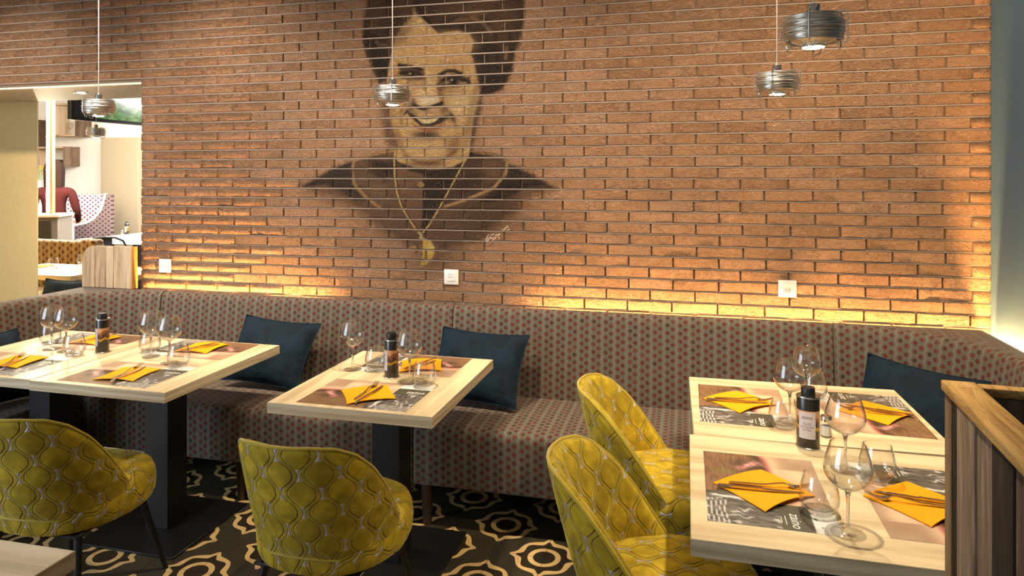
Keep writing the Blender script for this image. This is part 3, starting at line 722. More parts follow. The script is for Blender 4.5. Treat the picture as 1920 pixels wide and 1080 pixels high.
def grid_bricks(blist, step):
    V, Fc, RN = [], [], []
    base = 0
    for b in blist:
        L, h = b[1] - b[0], b[3] - b[2]
        nx, nz = max(3, int(L / step)), max(3, int(h / step))
        xs = np.concatenate([[0], np.linspace(0.0028, L - 0.0028, nx), [L]]); zs = np.concatenate([[0], np.linspace(0.0028, h - 0.0028, nz), [h]])
        X, Zz = np.meshgrid(xs, zs, indexing='ij')
        Y = np.full_like(X, WY + rng.uniform(-.0012, .0012)); Y[0, :] = Y[-1, :] = WY + 0.016; Y[:, 0] = Y[:, -1] = WY + 0.016
        V.append(np.stack([X + b[0], Y, Zz + b[2]], -1).reshape(-1, 3))
        a, c = len(xs), len(zs)
        I, J = np.meshgrid(np.arange(a - 1), np.arange(c - 1), indexing='ij')
        q = (I * c + J).ravel() + base
        Fc.append(np.stack([q, q + c, q + c + 1, q + 1], 1))
        RN.append(np.full(a * c, rng.random())); base += a * c
    V = np.concatenate(V); Fc = np.concatenate(Fc); RN = np.concatenate(RN)
    me = bpy.data.meshes.new('bricks')
    me.vertices.add(len(V)); me.vertices.foreach_set('co', V.astype(np.float32).ravel())
    me.loops.add(Fc.size); me.loops.foreach_set('vertex_index', Fc.astype(np.int32).ravel())
    me.polygons.add(len(Fc)); me.polygons.foreach_set('loop_start', np.arange(0, Fc.size, 4, dtype=np.int32))
    me.polygons.foreach_set('use_smooth', [True] * len(Fc))
    me.update(calc_edges=True)
    me.attributes.new('rnd', 'FLOAT', 'POINT').data.foreach_set('value', RN.astype(np.float32))
    me.materials.append(MT['brickp'])
    return me, V
me, V = grid_bricks(mural, 0.0034)
X = V[:, 0] * cs + V[:, 1] * sn; Zc = -V[:, 0] * sn + V[:, 1] * cs
Pm = np.stack([960 + FPX * X / Zc, V0 - FPX * (V[:, 2] - H) / Zc], 1)
pc, pa_ = paint(Pm)
me.attributes.new('paint', 'FLOAT_COLOR', 'POINT').data.foreach_set('color', np.concatenate([pc, np.ones((len(pc), 1))], 1).astype(np.float32).ravel())
me.attributes.new('paint_a', 'FLOAT', 'POINT').data.foreach_set('value', pa_.astype(np.float32))
o = bpy.data.objects.new('portrait_mural', me); C.objects.link(o); o.parent = wall
tag(o, 'sepia and black portrait of a smiling woman painted across the bricks', kind='stuff')
me, V = grid_bricks(field, 0.03)
me.attributes.new('paint', 'FLOAT_COLOR', 'POINT'); me.attributes.new('paint_a', 'FLOAT', 'POINT')
o = bpy.data.objects.new('brick_field', me); C.objects.link(o); o.parent = wall; tag(o, kind='stuff')
# painter's signature
sg = MB()
for st in ([(910, 451), (914, 443), (917, 440)], [(912, 453), (915, 446), (919, 444), (917, 449), (914, 453)], [(922, 447), (919, 446), (921, 441), (926, 439)],
           [(921, 448), (928, 444), (930, 440), (933, 441), (938, 439)], [(932, 441), (937, 448)], [(923, 451), (932, 444)],
           [(941, 430), (944, 429), (942, 433), (946, 431)], [(945, 429), (947, 427), (948, 429), (946, 431)], [(948, 426), (950, 428)], [(952, 423), (950, 425), (952, 427), (953, 425)], [(951, 432), (953, 430), (956, 431)]):
    sg.tube([aty(u, v, WY - 0.0022) for u, v in st], 0.0011, 4)
sg.obj('signature', MT['inkw'], wall)['label'] = 'painter signature dated 2016 in white'

# led strips tucked behind the banquette
def led(name, x0, x1, y0, y1, z, label):
    t = thing(name, label, 'light strip', ((x0 + x1) / 2, (y0 + y1) / 2, z))
    hx, hy = (x1 - x0) / 2, (y1 - y0) / 2
    MB().box(-hx, hx, -hy, hy, 0, 0.004).obj('diode_tape', MT['led'], t, smooth=False)
    MB().box(-hx - .002, hx + .002, -hy - .001, hy + .001, -0.006, 0.0).obj('channel', MT['steel'], t, smooth=False)
led('led_strip', XL + 0.03, -2.02, WY - 0.038, WY - 0.028, 0.800, 'warm light strip hidden behind the banquette left of the middle socket')
led('led_strip', -0.78, XR - 0.04, WY - 0.038, WY - 0.028, 0.800, 'warm light strip hidden behind the banquette under the right socket')
led('led_strip', XR - 0.042, XR - 0.018, 2.75, 3.55, 0.800, 'warm light strip hidden between the banquette and the blue wall')

# ------------------------------------------------------------------ banquettes
def sweep_section(x0, x1, prof, nx=8, soft=0.006):
    """prof: list of (y, z); closed loop swept along x with softened ends; uv in metres"""
    mb = MB(); m = len(prof)
    per = [0]
    for i in range(1, m + 1):
        a, b = prof[i - 1], prof[i % m]; per.append(per[-1] + math.hypot(b[0] - a[0], b[1] - a[1]))
    cy = sum(p[0] for p in prof) / m; cz = sum(p[1] for p in prof) / m
    xs = [x0, x0 + soft * .3, x0 + soft] + [x0 + soft + (x1 - x0 - 2 * soft) * i / nx for i in range(1, nx)] + [x1 - soft, x1 - soft * .3, x1]
    ins = [soft, soft * .3, 0] + [0] * (nx - 1) + [0, soft * .3, soft]
    vs = []; us = []
    for x, q in zip(xs, ins):
        for i in range(m + 1):
            p = prof[i % m]
            d = math.hypot(p[0] - cy, p[1] - cz)
            k = 1 - q / d if d > 0 else 1
            vs.append((x, cy + (p[0] - cy) * k, cz + (p[1] - cz) * k)); us.append((x, per[i]))
    fs = []
    for i in range(len(xs) - 1):
        for j in range(m):
            a = i * (m + 1) + j; fs.append((a, a + 1, a + m + 2, a + m + 1))
    fs.append(tuple(range(m))); e = (len(xs) - 1) * (m + 1); fs.append(tuple(reversed(range(e, e + m))))
    return mb.add(vs, fs, us)
SEAT_P = [(3.44, .19), (2.945, .19), (2.932, .20), (2.93, .25), (2.93, .42), (2.934, .446), (2.948, .461), (2.975, .467), (3.2, .470), (3.44, .466)]
BACK_P = [(3.45, .20), (3.44, .46), (3.455, .60), (3.475, .76), (3.488, .865), (3.494, .889), (3.506, .902), (3.522, .906), (3.548, .904), (3.557, .895), (3.557, .2)]
def banq_leg(mb_loc, parent):
    MB().lathe([(0.020, 0), (0.030, 0.19)], 12, mb_loc, cap0=True, cap1=True).obj('leg', MT['darkwood'], parent)
def banquette(x0, x1, label):
    t = thing('banquette', label, 'banquette', ((x0 + x1) / 2, 3.2, 0), group='banquette segments')
    ox = -(x0 + x1) / 2
    tr = Matrix.Translation((ox, -3.2, 0))
    sweep_section(x0 + .002, x1 - .002, SEAT_P, 10).xf(tr).obj('seat', MT['fabric'], t)
    sweep_section(x0 + .002, x1 - .002, BACK_P, 10).xf(tr).obj('backrest', MT['fabric'], t)
    for lx in (x0 + 0.055, (x0 + x1) / 2, x1 - 0.055):
        for ly in (2.975, 3.50): banq_leg((lx + ox, ly - 3.2, 0), t)
banquette(-3.075, -1.217, 'long patterned banquette segment behind the middle-left navy cushion')
banquette(-1.217, 0.668, 'long patterned banquette segment right of the middle table')

def corner_banquette(sgn, xs, yend, label):
    """sgn +1: right corner, -1: left corner; local frame: seam at x=0, arm towards +x*sgn then towards the room"""
    t = thing('corner_banquette', label, 'banquette', (xs, 3.2, 0), group='banquette segments')
    cxl, cyl, R = 0.012, 2.95 - 3.2, 0.54
    xo, yo = 0.640, 0.357        # outer limits
    path = []                    # (inner top point, outer top point, direction)
    path.append(((0.003, cyl + R), (0.003, yo)))
    N_ = 14
    for i in range(N_ + 1):
        a = PI / 2 * (1 - i / N_)
        ip = (cxl + R * math.cos(a), cyl + R * math.sin(a))
        if a > PI / 4: op = (cxl + (yo - cyl) * math.cos(a) / math.sin(a), yo)
        else: op = (xo, cyl + (xo - cxl) * math.sin(a) / max(math.cos(a), 1e-6))
        op = (min(op[0], xo), min(op[1], yo))
        path.append((ip, op))
    for y in (cyl - 0.1, cyl - 0.25, yend - 3.2 + 0.01, yend - 3.2):
        path.append(((cxl + R, y), (xo, y)))
    sec = []                     # (f from inner to outer, z, push of the inner face)
    for ip, op in path:
        d = Vector((op[0] - ip[0], op[1] - ip[1])); L = d.length; d /= L
        row = []
        for (push, z) in ((-0.055, .20), (-0.060, .46), (-0.042, .60), (-0.022, .76), (-0.006, .865), (0.0, .889), (0.014, .902), (0.034, .906)):
            row.append((ip[0] + d.x * push, ip[1] + d.y * push, z))
        row.append((ip[0] + d.x * (L * .5 + .02), ip[1] + d.y * (L * .5 + .02), .906))
        row += [(op[0] - d.x * .01, op[1] - d.y * .01, .903), (op[0], op[1], .892), (op[0], op[1], .2)]
        sec.append(row)
    mb = MB(); vs = []; us = []; s_ = 0; m = len(sec[0])
    for i, row in enumerate(sec):
        if i: s_ += math.hypot(path[i][0][0] - path[i - 1][0][0], path[i][0][1] - path[i - 1][0][1])
        v_ = 0
        for j, p in enumerate(row):
            if j: v_ += (Vector(p) - Vector(row[j - 1])).length
            vs.append((p[0] * sgn, p[1], p[2])); us.append((s_, v_) if j < 8 else (p[0], p[1]))
    fs = []
    for i in range(len(sec) - 1):
        for j in range(m - 1):
            a = i * m + j; q = (a, a + 1, a + m + 1, a + m); fs.append(q if sgn > 0 else q[::-1])
    e = (len(sec) - 1) * m
    fs.append(tuple(range(m)) if sgn < 0 else tuple(reversed(range(m)))); fs.append(tuple(range(e, e + m)) if sgn > 0 else tuple(reversed(range(e, e + m))))
    mb.add(vs, fs, us).obj('backrest', MT['fabric'], t, fixn=True)
    # seat cushion fills the corner
    poly = [(0.003, cyl - 0.02), (cxl + .02, cyl - 0.02), (cxl + .03, yend - 3.2), (cxl + R + .06, yend - 3.2), (cxl + R + .06, cyl), (cxl + R * .72 + .04, cyl + R * .72 + .04), (0.003, cyl + R + 0.0)]
    poly = [(p[0] * sgn, p[1]) for p in poly]
    if sgn < 0: poly = poly[::-1]
    mb = MB().prism(poly, 0.19, 0.468, 0.018, 3)
    mb.uv = [(p[0] + p[1] * 0.0 if abs(p[2] - .468) < .03 else p[0] + p[1], p[1] if abs(p[2] - .468) < .03 else p[2]) for p in mb.v]
    mb.obj('seat', MT['fabric'], t)
    for (lx, ly) in ((0.07, cyl + 0.06), (cxl + .07, yend - 3.2 + .08), (xo - .06, yend - 3.2 + .08), (xo - .06, yo - .06)):
        banq_leg((lx * sgn, ly, 0), t)
corner_banquette(1, 0.668, 2.72, 'curved patterned banquette corner beside the blue wall')
corner_banquette(-1, -3.075, 1.95, 'curved patterned banquette corner below the weathered plank panel')

# ------------------------------------------------------------------ tables
def table(loc, wx, wy, label, topmat, rz=0, group='oak dining tables'):
    t = thing('dining_table', label, 'table', (loc[0], loc[1], 0), rz, group)
    MB().bbox(-wx / 2, wx / 2, -wy / 2, wy / 2, 0.7075, 0.75, 0.0012, 1).obj('tabletop', topmat, t)
    MB().box(-wx / 2 - .0008, wx / 2 + .0008, -wy / 2 - .0008, wy / 2 + .0008, 0.709, 0.7488).obj('edge_band', MT['oak_edge'], t, smooth=False)
    MB().bbox(-.062, .062, -.062, .062, 0.008, 0.70, 0.003, 1).obj('column', MT['black_matte'], t)
    MB().bbox(-.16, .16, -.16, .16, 0.699, 0.7078, 0.001, 1).obj('top_plate', MT['black_matte'], t)
    MB().bbox(-.25, .25, -.25, .25, 0.0008, 0.010, 0.002, 1).obj('base_plate', MT['black_matte'], t)
    return t
table((-3.003, 2.681), 0.668, 0.786, 'oak table at the far left edge, pushed against its twin', MT['oak'])
table((-2.328, 2.672), 0.668, 0.786, 'oak table joined on the left to another, in front of the left cushion', MT['oak'])
table((-1.205, 2.676), 0.662, 0.788, 'single oak table in the middle of the room set for two', MT['oak'])
table((0.413, 2.687), 0.792, 0.668, 'oak table nearest the right corner banquette, behind its twin', MT['oak_x'], math.radians(1.2))
table((0.406, 2.004), 0.792, 0.674, 'oak table in the right foreground beside the rough plank box', MT['oak_x'], 0.0)
table((-1.742, 0.93), 0.80, 0.655, 'bare oak table corner at the bottom left of the picture', MT['oak_x'], 0.02)

# ------------------------------------------------------------------ chairs
def chair_parts():
    t = thing('velvet_chair', 'x', 'chair', group='yellow velvet chairs')
    # seat
    def outline(q):
        cx_, sy_ = math.cos(q), math.sin(q); p = 2.6
        k = (abs(cx_) ** p + abs(sy_) ** p) ** (-1 / p)
        x = cx_ * k * (0.258 - 0.045 * (sy_ < 0) * abs(sy_)); y = sy_ * k * (0.27 if sy_ > 0 else 0.222)
        return x, y
    mb = MB(); prof = [(.86, .335), (.97, .342), (1.0, .36), (1.015, .40), (1.0, .435), (.965, .457), (.90, .468), (.7, .476), (.4, .480), (.02, .481)]
    K = 48; vs = []; us = []
    for (sc, z) in prof:
        for j in range(K + 1):
            x, y = outline(2 * PI * j / K); vs.append((x * sc, y * sc, z))
            r = math.hypot(x, y); e = (sc if z > .43 else (1.0 + (.44 - z) / 0.26)); us.append((x * e, y * e))
    fs = []
    for i in range(len(prof) - 1):
        for j in range(K): a = i * (K + 1) + j; fs.append((a, a + 1, a + K + 2, a + K + 1))
    fs.append(tuple(reversed(range(K)))); e_ = (len(prof) - 1) * (K + 1); fs.append(tuple(range(e_, e_ + K)))
    mb.add(vs, fs, us).obj('seat', MT['velvet'], t)
    # wrap-around back shell
    FM = math.radians(104)
    def top(ph): return float(np.interp(abs(math.degrees(ph)), [0, 20, 36, 48, 60, 70, 80, 92, 104], [.788, .787, .776, .745, .685, .61, .53, .44, .388]))
    def bot(ph): return 0.355 + 0.055 * max(0.0, math.cos(ph)) ** 2
    def pos_(ph, tt, inset):
        z = bot(ph) + (top(ph) - bot(ph)) * tt
        hz = max(0.0, z - 0.40) / 0.42
        rx = 0.246 * (1 + 0.17 * hz) - inset; ry = 0.236 - inset
        x = rx * math.sin(ph); y = -ry * math.cos(ph) - 0.118 * hz * max(0.0, math.cos(ph)) ** 0.6
        return Vector((x, y, z))
    cross = [(0, 0.012), (0.0, 0.0)] + [(i / 9, -0.004 * math.sin(PI * i / 9)) for i in range(1, 9)] + [(.975, 0.0), (1.0, .008), (1.008, .018), (1.0, .028), (.975, .036)] + [(i / 9, .036 + .014 * math.sin(PI * i / 9)) for i in range(8, -1, -1)]
    NU = 44; vs = []; us = []
    for i in range(NU + 1):
        ph = -FM + 2 * FM * i / NU
        tap = 1.0 if abs(ph) < FM * .9 else 0.55 + 0.45 * (FM - abs(ph)) / (FM * .1)
        v_ = 0; prev = None
        for (tt, ins) in cross:
            p = pos_(ph, tt, ins * tap)
            if prev is not None: v_ += (p - prev).length
            prev = p
            vs.append(p); us.append((ph * 0.27 + .03, p.z if ins < .02 else 1.75 - p.z))
    m = len(cross); fs = []
    for i in range(NU):
        for j in range(m - 1):
            a = i * m + j; fs.append((a, a + m, a + m + 1, a + 1))
    fs.append(tuple(range(m))); e = NU * m; fs.append(tuple(reversed(range(e, e + m))))
    bk = MB().add(vs, fs, us).obj('backrest', MT['velvet'], t, fixn=True, ang=80)
    pip = [pos_(-FM + 2 * FM * i / 60, 1.0, 0.006) + Vector((0, 0, 0.003)) for i in range(61)]
    MB().tube(pip, 0.0055, 6).obj('piping', MT['velvet_plain'], bk)
    pip = [pos_(-FM * .62 + 2 * FM * .62 * i / 40, 0.0, 0.004) for i in range(41)]
    MB().tube(pip, 0.006, 6).obj('lower_seam', MT['velvet_plain'], bk)
    for sx in (-1, 1):
        for sy in (-1, 1):
            MB().tube([(sx * .16, sy * .15 + .01, .34), (sx * .225, sy * .225 + .01, 0.0)], [.015, .009], 10).obj('leg', MT['black'], t)
    MB().bbox(-.19, .19, -.18, .20, .325, .337, .004, 1).obj('under_frame', MT['black'], t)
    return t
MT['velvet_plain'] = plain('velvet_piping', (170, 146, 34), 0.85, sheen=0.4)
ch = chair_parts()
ch.location = (-1.19, 2.15, 0); ch['label'] = 'yellow velvet chair tucked under the middle table'
dup(ch, (-2.275, 2.12, 0), 0.06, 'yellow velvet chair in front of the left pair of tables')
dup(ch, (-0.075, 2.70, 0), -PI / 2 + .02, 'yellow velvet chair facing right, the farther of two at the right tables')
dup(ch, (-0.055, 2.00, 0), -PI / 2 + .02, 'yellow velvet chair facing right, the nearer of two at the right tables')

# ------------------------------------------------------------------ cushions
def cushion_mesh(wd, ht, th, name):
    mb = MB(); N_ = 22; vs = []; us = []
    for side in (1, -1):
        for i in range(N_ + 1):
            for j in range(N_ + 1):
                a, b = 2 * i / N_ - 1, 2 * j / N_ - 1
                x = a * wd / 2 * (1 - 0.075 * (1 - b * b)); y = b * ht / 2 * (1 - 0.085 * (1 - a * a))
                z = side * th / 2 * (max(0, 1 - abs(a) ** 2.4) ** .6) * (max(0, 1 - abs(b) ** 2.4) ** .6)
                z += 0.006 * math.sin(a * 5 + b * 3) * (1 - a * a) * (1 - b * b)
                vs.append((x, z, y))
    fs = []; q = (N_ + 1) ** 2
    for i in range(N_):
        for j in range(N_):
            a = i * (N_ + 1) + j
            fs.append((a, a + 1, a + N_ + 2, a + N_ + 1)); fs.append((q + a, q + a + N_ + 1, q + a + N_ + 2, q + a + 1))
    body = mb.add(vs, fs)
    ring = []
    for k in range(4 * N_):
        s_, r_ = divmod(k, N_)
        a, b = [(-1 + 2 * r_ / N_, -1), (1, -1 + 2 * r_ / N_), (1 - 2 * r_ / N_, 1), (-1, 1 - 2 * r_ / N_)][s_]
        ring.append((a * wd / 2 * (1 - 0.075 * (1 - b * b)), 0, b * ht / 2 * (1 - 0.085 * (1 - a * a))))
    seam = MB().tube(ring, 0.004, 5, closed=True)
    return body.mesh(name, MT['teal'], ang=180), seam.mesh('seam', MT['teal'])
cu_me, cu_seam = cushion_mesh(0.47, 0.37, 0.13, 'cover')
def cushion(loc, tilt, rz, roll, label):
    t = thing('cushion', label, 'cushion', loc, 0, 'dark navy cushions')
    t.rotation_euler = (Matrix.Rotation(rz, 3, 'Z') @ Matrix.Rotation(-tilt, 3, 'X') @ Matrix.Rotation(roll, 3, 'Y')).to_euler()
    for nm, me in (('cover', cu_me), ('seam', cu_seam)):
        o = bpy.data.objects.new(nm, me); C.objects.link(o); o.parent = t if nm == 'cover' else cov
        if nm == 'cover': cov = o
cushion((-2.19, 3.288, 0.652), math.radians(33), 0.03, math.radians(4), 'dark navy cushion between the left tables and the middle table')
cushion((-1.015, 3.288, 0.652), math.radians(33), -0.04, math.radians(2), 'dark navy cushion just right of the middle table')
cushion((0.915, 3.16, 0.640), math.radians(30), -0.62, 0.05, 'dark navy cushion in the right corner behind the plank box')
cushion((-3.36, 2.62, 0.640), math.radians(30), PI / 2 - 0.1, 0.0, 'dark navy cushion under the left edge of the far left table')

# ------------------------------------------------------------------ rough plank box on the right, plank panel on the left
t = thing('plank_partition', 'rough weathered plank box wall at the right foreground edge', 'partition', (0.5275, 1.638, 0), math.radians(-4.3))
PZ = 1.148
y_ = 0.0
for i, (wd, dx) in enumerate(((0.050, 0.003), (0.048, .010), (0.110, .0), (0.085, .004), (0.10, .002), (0.10, .005), (0.10, .003))):
    MB().bbox(0.0 + dx, 0.030, y_ - wd + .001, y_ - .0005, 0.003, PZ, 0.003 if i != 1 else 0.010, 2).obj('plank', MT[('plank_brown', 'plank_dark', 'plank', 'plank', 'plank_dark', 'plank', 'plank')[i]], t)
    y_ -= wd
for i in range(6):
    MB().bbox(0.058 + .088 * i, 0.058 + .088 * (i + 1) - .001, -0.022, -0.003, 0.003, PZ, 0.003, 1).obj('plank', MT['plank'], t)
for i in range(6):
    MB().bbox(0.032, 0.056, y_ + .093 * i + .0005, y_ + .093 * (i + 1) - .0005 if i < 5 else -0.024, 0.003, PZ - .002, 0.003, 1).obj('inner_plank', MT['plank'], t)
MB().bbox(-0.003, 0.060, y_, -0.0445, PZ, PZ + .022, 0.003, 2).obj('top_board', MT['plank_h'], t)
MB().bbox(-0.003, 0.060, -0.0435, 0.003, PZ, PZ + .021, 0.003, 2).obj('top_board', MT['plank_h'], t)
MB().bbox(0.0615, 0.59, -0.030, 0.003, PZ, PZ + .019, 0.003, 2).obj('top_board', MT['plank_h'], t)

t = thing('plank_panel', 'pale weathered plank panel with a rounded corner standing in the opening', 'partition', (-3.33, 3.545, 0.907))
hgt = 0.262; xx = -0.375
for i, wd in enumerate((0.10, 0.085, 0.055, 0.095, 0.04)):
    x0, x1 = xx + .0008, xx + wd - .0008
    if i == 0:
        R = 0.098; poly = [(x0, 0), (x1, 0), (x1, hgt)] + [(x0 + R - R * math.sin(PI / 2 * k / 10), hgt - R + R * math.cos(PI / 2 * k / 10)) for k in range(11)]
        mb = MB().prism(poly, -0.02, 0.02, 0.002, 1)
        mb.v = [(p[0], p[2], p[1]) for p in mb.v]
        mb.obj('plank', MT['plank_pale'], t, fixn=True)
    else:
        MB().bbox(x0, x1, -0.02 + .002 * (i % 2), 0.02, 0, hgt - .002 * (i % 3), 0.002, 1).obj('plank', MT['plank_pale'], t)
    xx += wd
MB().bbox(0.001, 0.012, -0.022, 0.022, 0, hgt, .002, 1).obj('edge_strip', MT['edge_lit'], t)

# ------------------------------------------------------------------ pendant lamps
def lamp_meshes():
    d = {}
    r_ = random.Random(3)
    mb = MB()
    for layer, nturn in ((0, 25), (1, 13)):
        for i in range(nturn):
            f = (i + 0.5) / nturn
            z = 0.010 + 0.062 * f
            bulge = 0.058 + 0.013 * math.sin(PI * min(1, max(0, f * .9 + .08))) ** .6 + layer * r_.uniform(-0.004, 0.004)
            ph, am, tl, td = r_.uniform(0, 6.28), r_.uniform(.0004, .0016), r_.uniform(-.005, .005) * (1 + layer), r_.uniform(0, 6.28)
            ring = []
            for k in range(40):
                q = 2 * PI * k / 40
                rr = bulge + am * math.sin(3 * q + ph)
                ring.append((rr * math.cos(q), rr * math.sin(q), z + tl * math.sin(q + td)))
            mb.tube(ring, 0.0013, 4, closed=True)
    d['wire_coil'] = (mb.mesh('wire_coil', MT['wire']), None)
    d['drum'] = (MB().lathe([(0.030, 0.004), (0.052, 0.012), (0.058, 0.04), (0.052, 0.07), (0.014, 0.074)], 28).mesh('drum', MT['wire']), None)
    for k in range(4):
        q = PI / 4 + k * PI / 2 + 0.25
        cx_, sy_ = math.cos(q), math.sin(q)
        path = [(r * cx_, r * sy_, z) for r, z in ((.030, .079), (.070, .080), (.0755, .077), (.077, .070), (.077, .012), (.074, .004), (.066, .001), (.050, -.001))]
        hook = [(r * cx_ - sy_ * o_, r * sy_ + cx_ * o_, z) for r, z, o_ in ((.062, .004, -.012), (.060, -.010, -.007), (.059, -.0135, 0), (.060, -.010, .007), (.062, .004, .012))]
        d['cage_wire%d' % k] = (MB().tube(path, 0.0016, 6).tube(hook, 0.0015, 6).mesh('cage_wire', MT['wire_light']), None)
    d['socket_cap'] = (MB().lathe([(0.003, 0.104), (0.013, 0.103), (0.0155, 0.100), (0.0155, 0.070)], 24, cap0=False).mesh('socket_cap', MT['steel']), None)
    d['bulb_housing'] = (MB().lathe([(0.027, -0.004), (0.027, 0.02), (0.02, 0.03)], 24).mesh('bulb_housing', MT['chrome']), None)
    d['bulb'] = (MB().lathe([(0.0005, -0.0075), (0.012, -0.0072), (0.022, -0.005), (0.0255, -0.001), (0.0255, 0.004)], 24).mesh('bulb', MT['bulb']), None)
    return d
LMP = lamp_meshes()
def pendant(x, y, z, rz, label, power=42, top=CZ):
    t = thing('pendant_lamp', label, 'lamp', (x, y, z), rz, 'wire coil pendant lamps')
    for k, (me, _) in LMP.items():
        o = bpy.data.objects.new(k.rstrip('0123456789'), me); C.objects.link(o); o.parent = t if k != 'bulb' else hs
        if k == 'bulb_housing': hs = o
    MB().tube([(0, 0, .10), (0, 0, top - z - .02)], 0.0022, 6).obj('cord', MT['cord'], t)
    MB().lathe([(0.045, top - z - .025), (0.045, top - z - .001)], 20, cap0=True, cap1=True).obj('ceiling_rose', MT['steel'], t)
    spot('pendant_light', (0, 0, -0.016), (0, 0, -1), power, math.radians(118), (1.0, 0.86, 0.62), 0.022, 0.6, t)
p_ = at(185, 216, 1.90); pendant(p_.x, p_.y, 1.90, .3, 'wire coil pendant lamp in front of the opening, over the left tables', 44)
p_ = at(736, 195, 1.90); pendant(p_.x, p_.y, 1.90, .9, 'wire coil pendant lamp in front of the painted face, over the middle table', 33)
p_ = at(1457, 175, 1.90); pendant(p_.x, p_.y, 1.90, .2, 'wire coil pendant lamp on the right, the lower and farther of the two', 33)
p_ = at(1525, 86, 1.925); pendant(p_.x, p_.y, 1.925, .25, 'large near wire coil pendant lamp at the top right', 33)
p_ = at(180, 257, 1.93); pendant(p_.x, p_.y, 1.93, .3, 'small wire coil pendant lamp in the room behind, below the nearer one', 20)

p_ = at(152, 174, LZ - .014)
t = thing('recessed_spotlight', 'small recessed spotlight in the cream underside of the opening', 'light', (p_.x, p_.y, LZ - .0135))
MB().lathe([(.032, .0005), (.045, -.0005), (.046, -.004), (.040, -.006), (.032, -.004)], 28).obj('ring', MT['steel'], t)
MB().lathe([(.033, -.0015), (.0005, -.0025)], 28).obj('lens', MT['bulb'], t)
spot('spotlight_beam', (0, 0, -.012), (0, 0, -1), 25, math.radians(120), (1, .86, .62), .03, .6, t)

# ------------------------------------------------------------------ wall sockets
def socket(u, v, label):
    p = aty(u, v, WY)
    t = thing('wall_socket', label, 'socket', (p.x, WY - 0.0015, p.z), 0, 'white wall sockets')
    s_ = 0.0415
    MB().bbox(-s_, s_, -0.010, 0, -s_, s_, 0.003, 2).obj('frame', MT['plastic'], t)
    MB().bbox(-.023, .023, -0.0135, -0.009, -.023, .023, 0.0015, 1).obj('insert', MT['plastic'], t)
    rot = Matrix.Rotation(PI / 2, 4, 'X')
    wl = MB().lathe([(0.019, 0.0136), (0.0185, 0.0145), (0.0175, 0.0136), (0.0165, 0.0100), (0.0002, 0.0100)], 28).xf(rot).obj('well', MT['plastic_in'], t)
    for dx in (-.0085, .0085): MB().lathe([(0.0026, .0138), (0.0002, .0139)], 12, (dx, 0.0 - 0.002, 0)).xf(rot).obj('pin_hole', MT['hole'], wl)
    MB().lathe([(0.0022, .010), (0.0022, .017), (0.0003, .0175)], 10, (0, 0.007, 0)).xf(rot).obj('earth_pin', MT['chrome'], wl)
socket(311, 498, 'white wall socket beside the opening, above the left tables')
socket(847, 519, 'white wall socket below the painted medallion')
socket(1476, 541, 'white wall socket on the right above the glowing strip')

# ------------------------------------------------------------------ tableware
TZ = 0.75
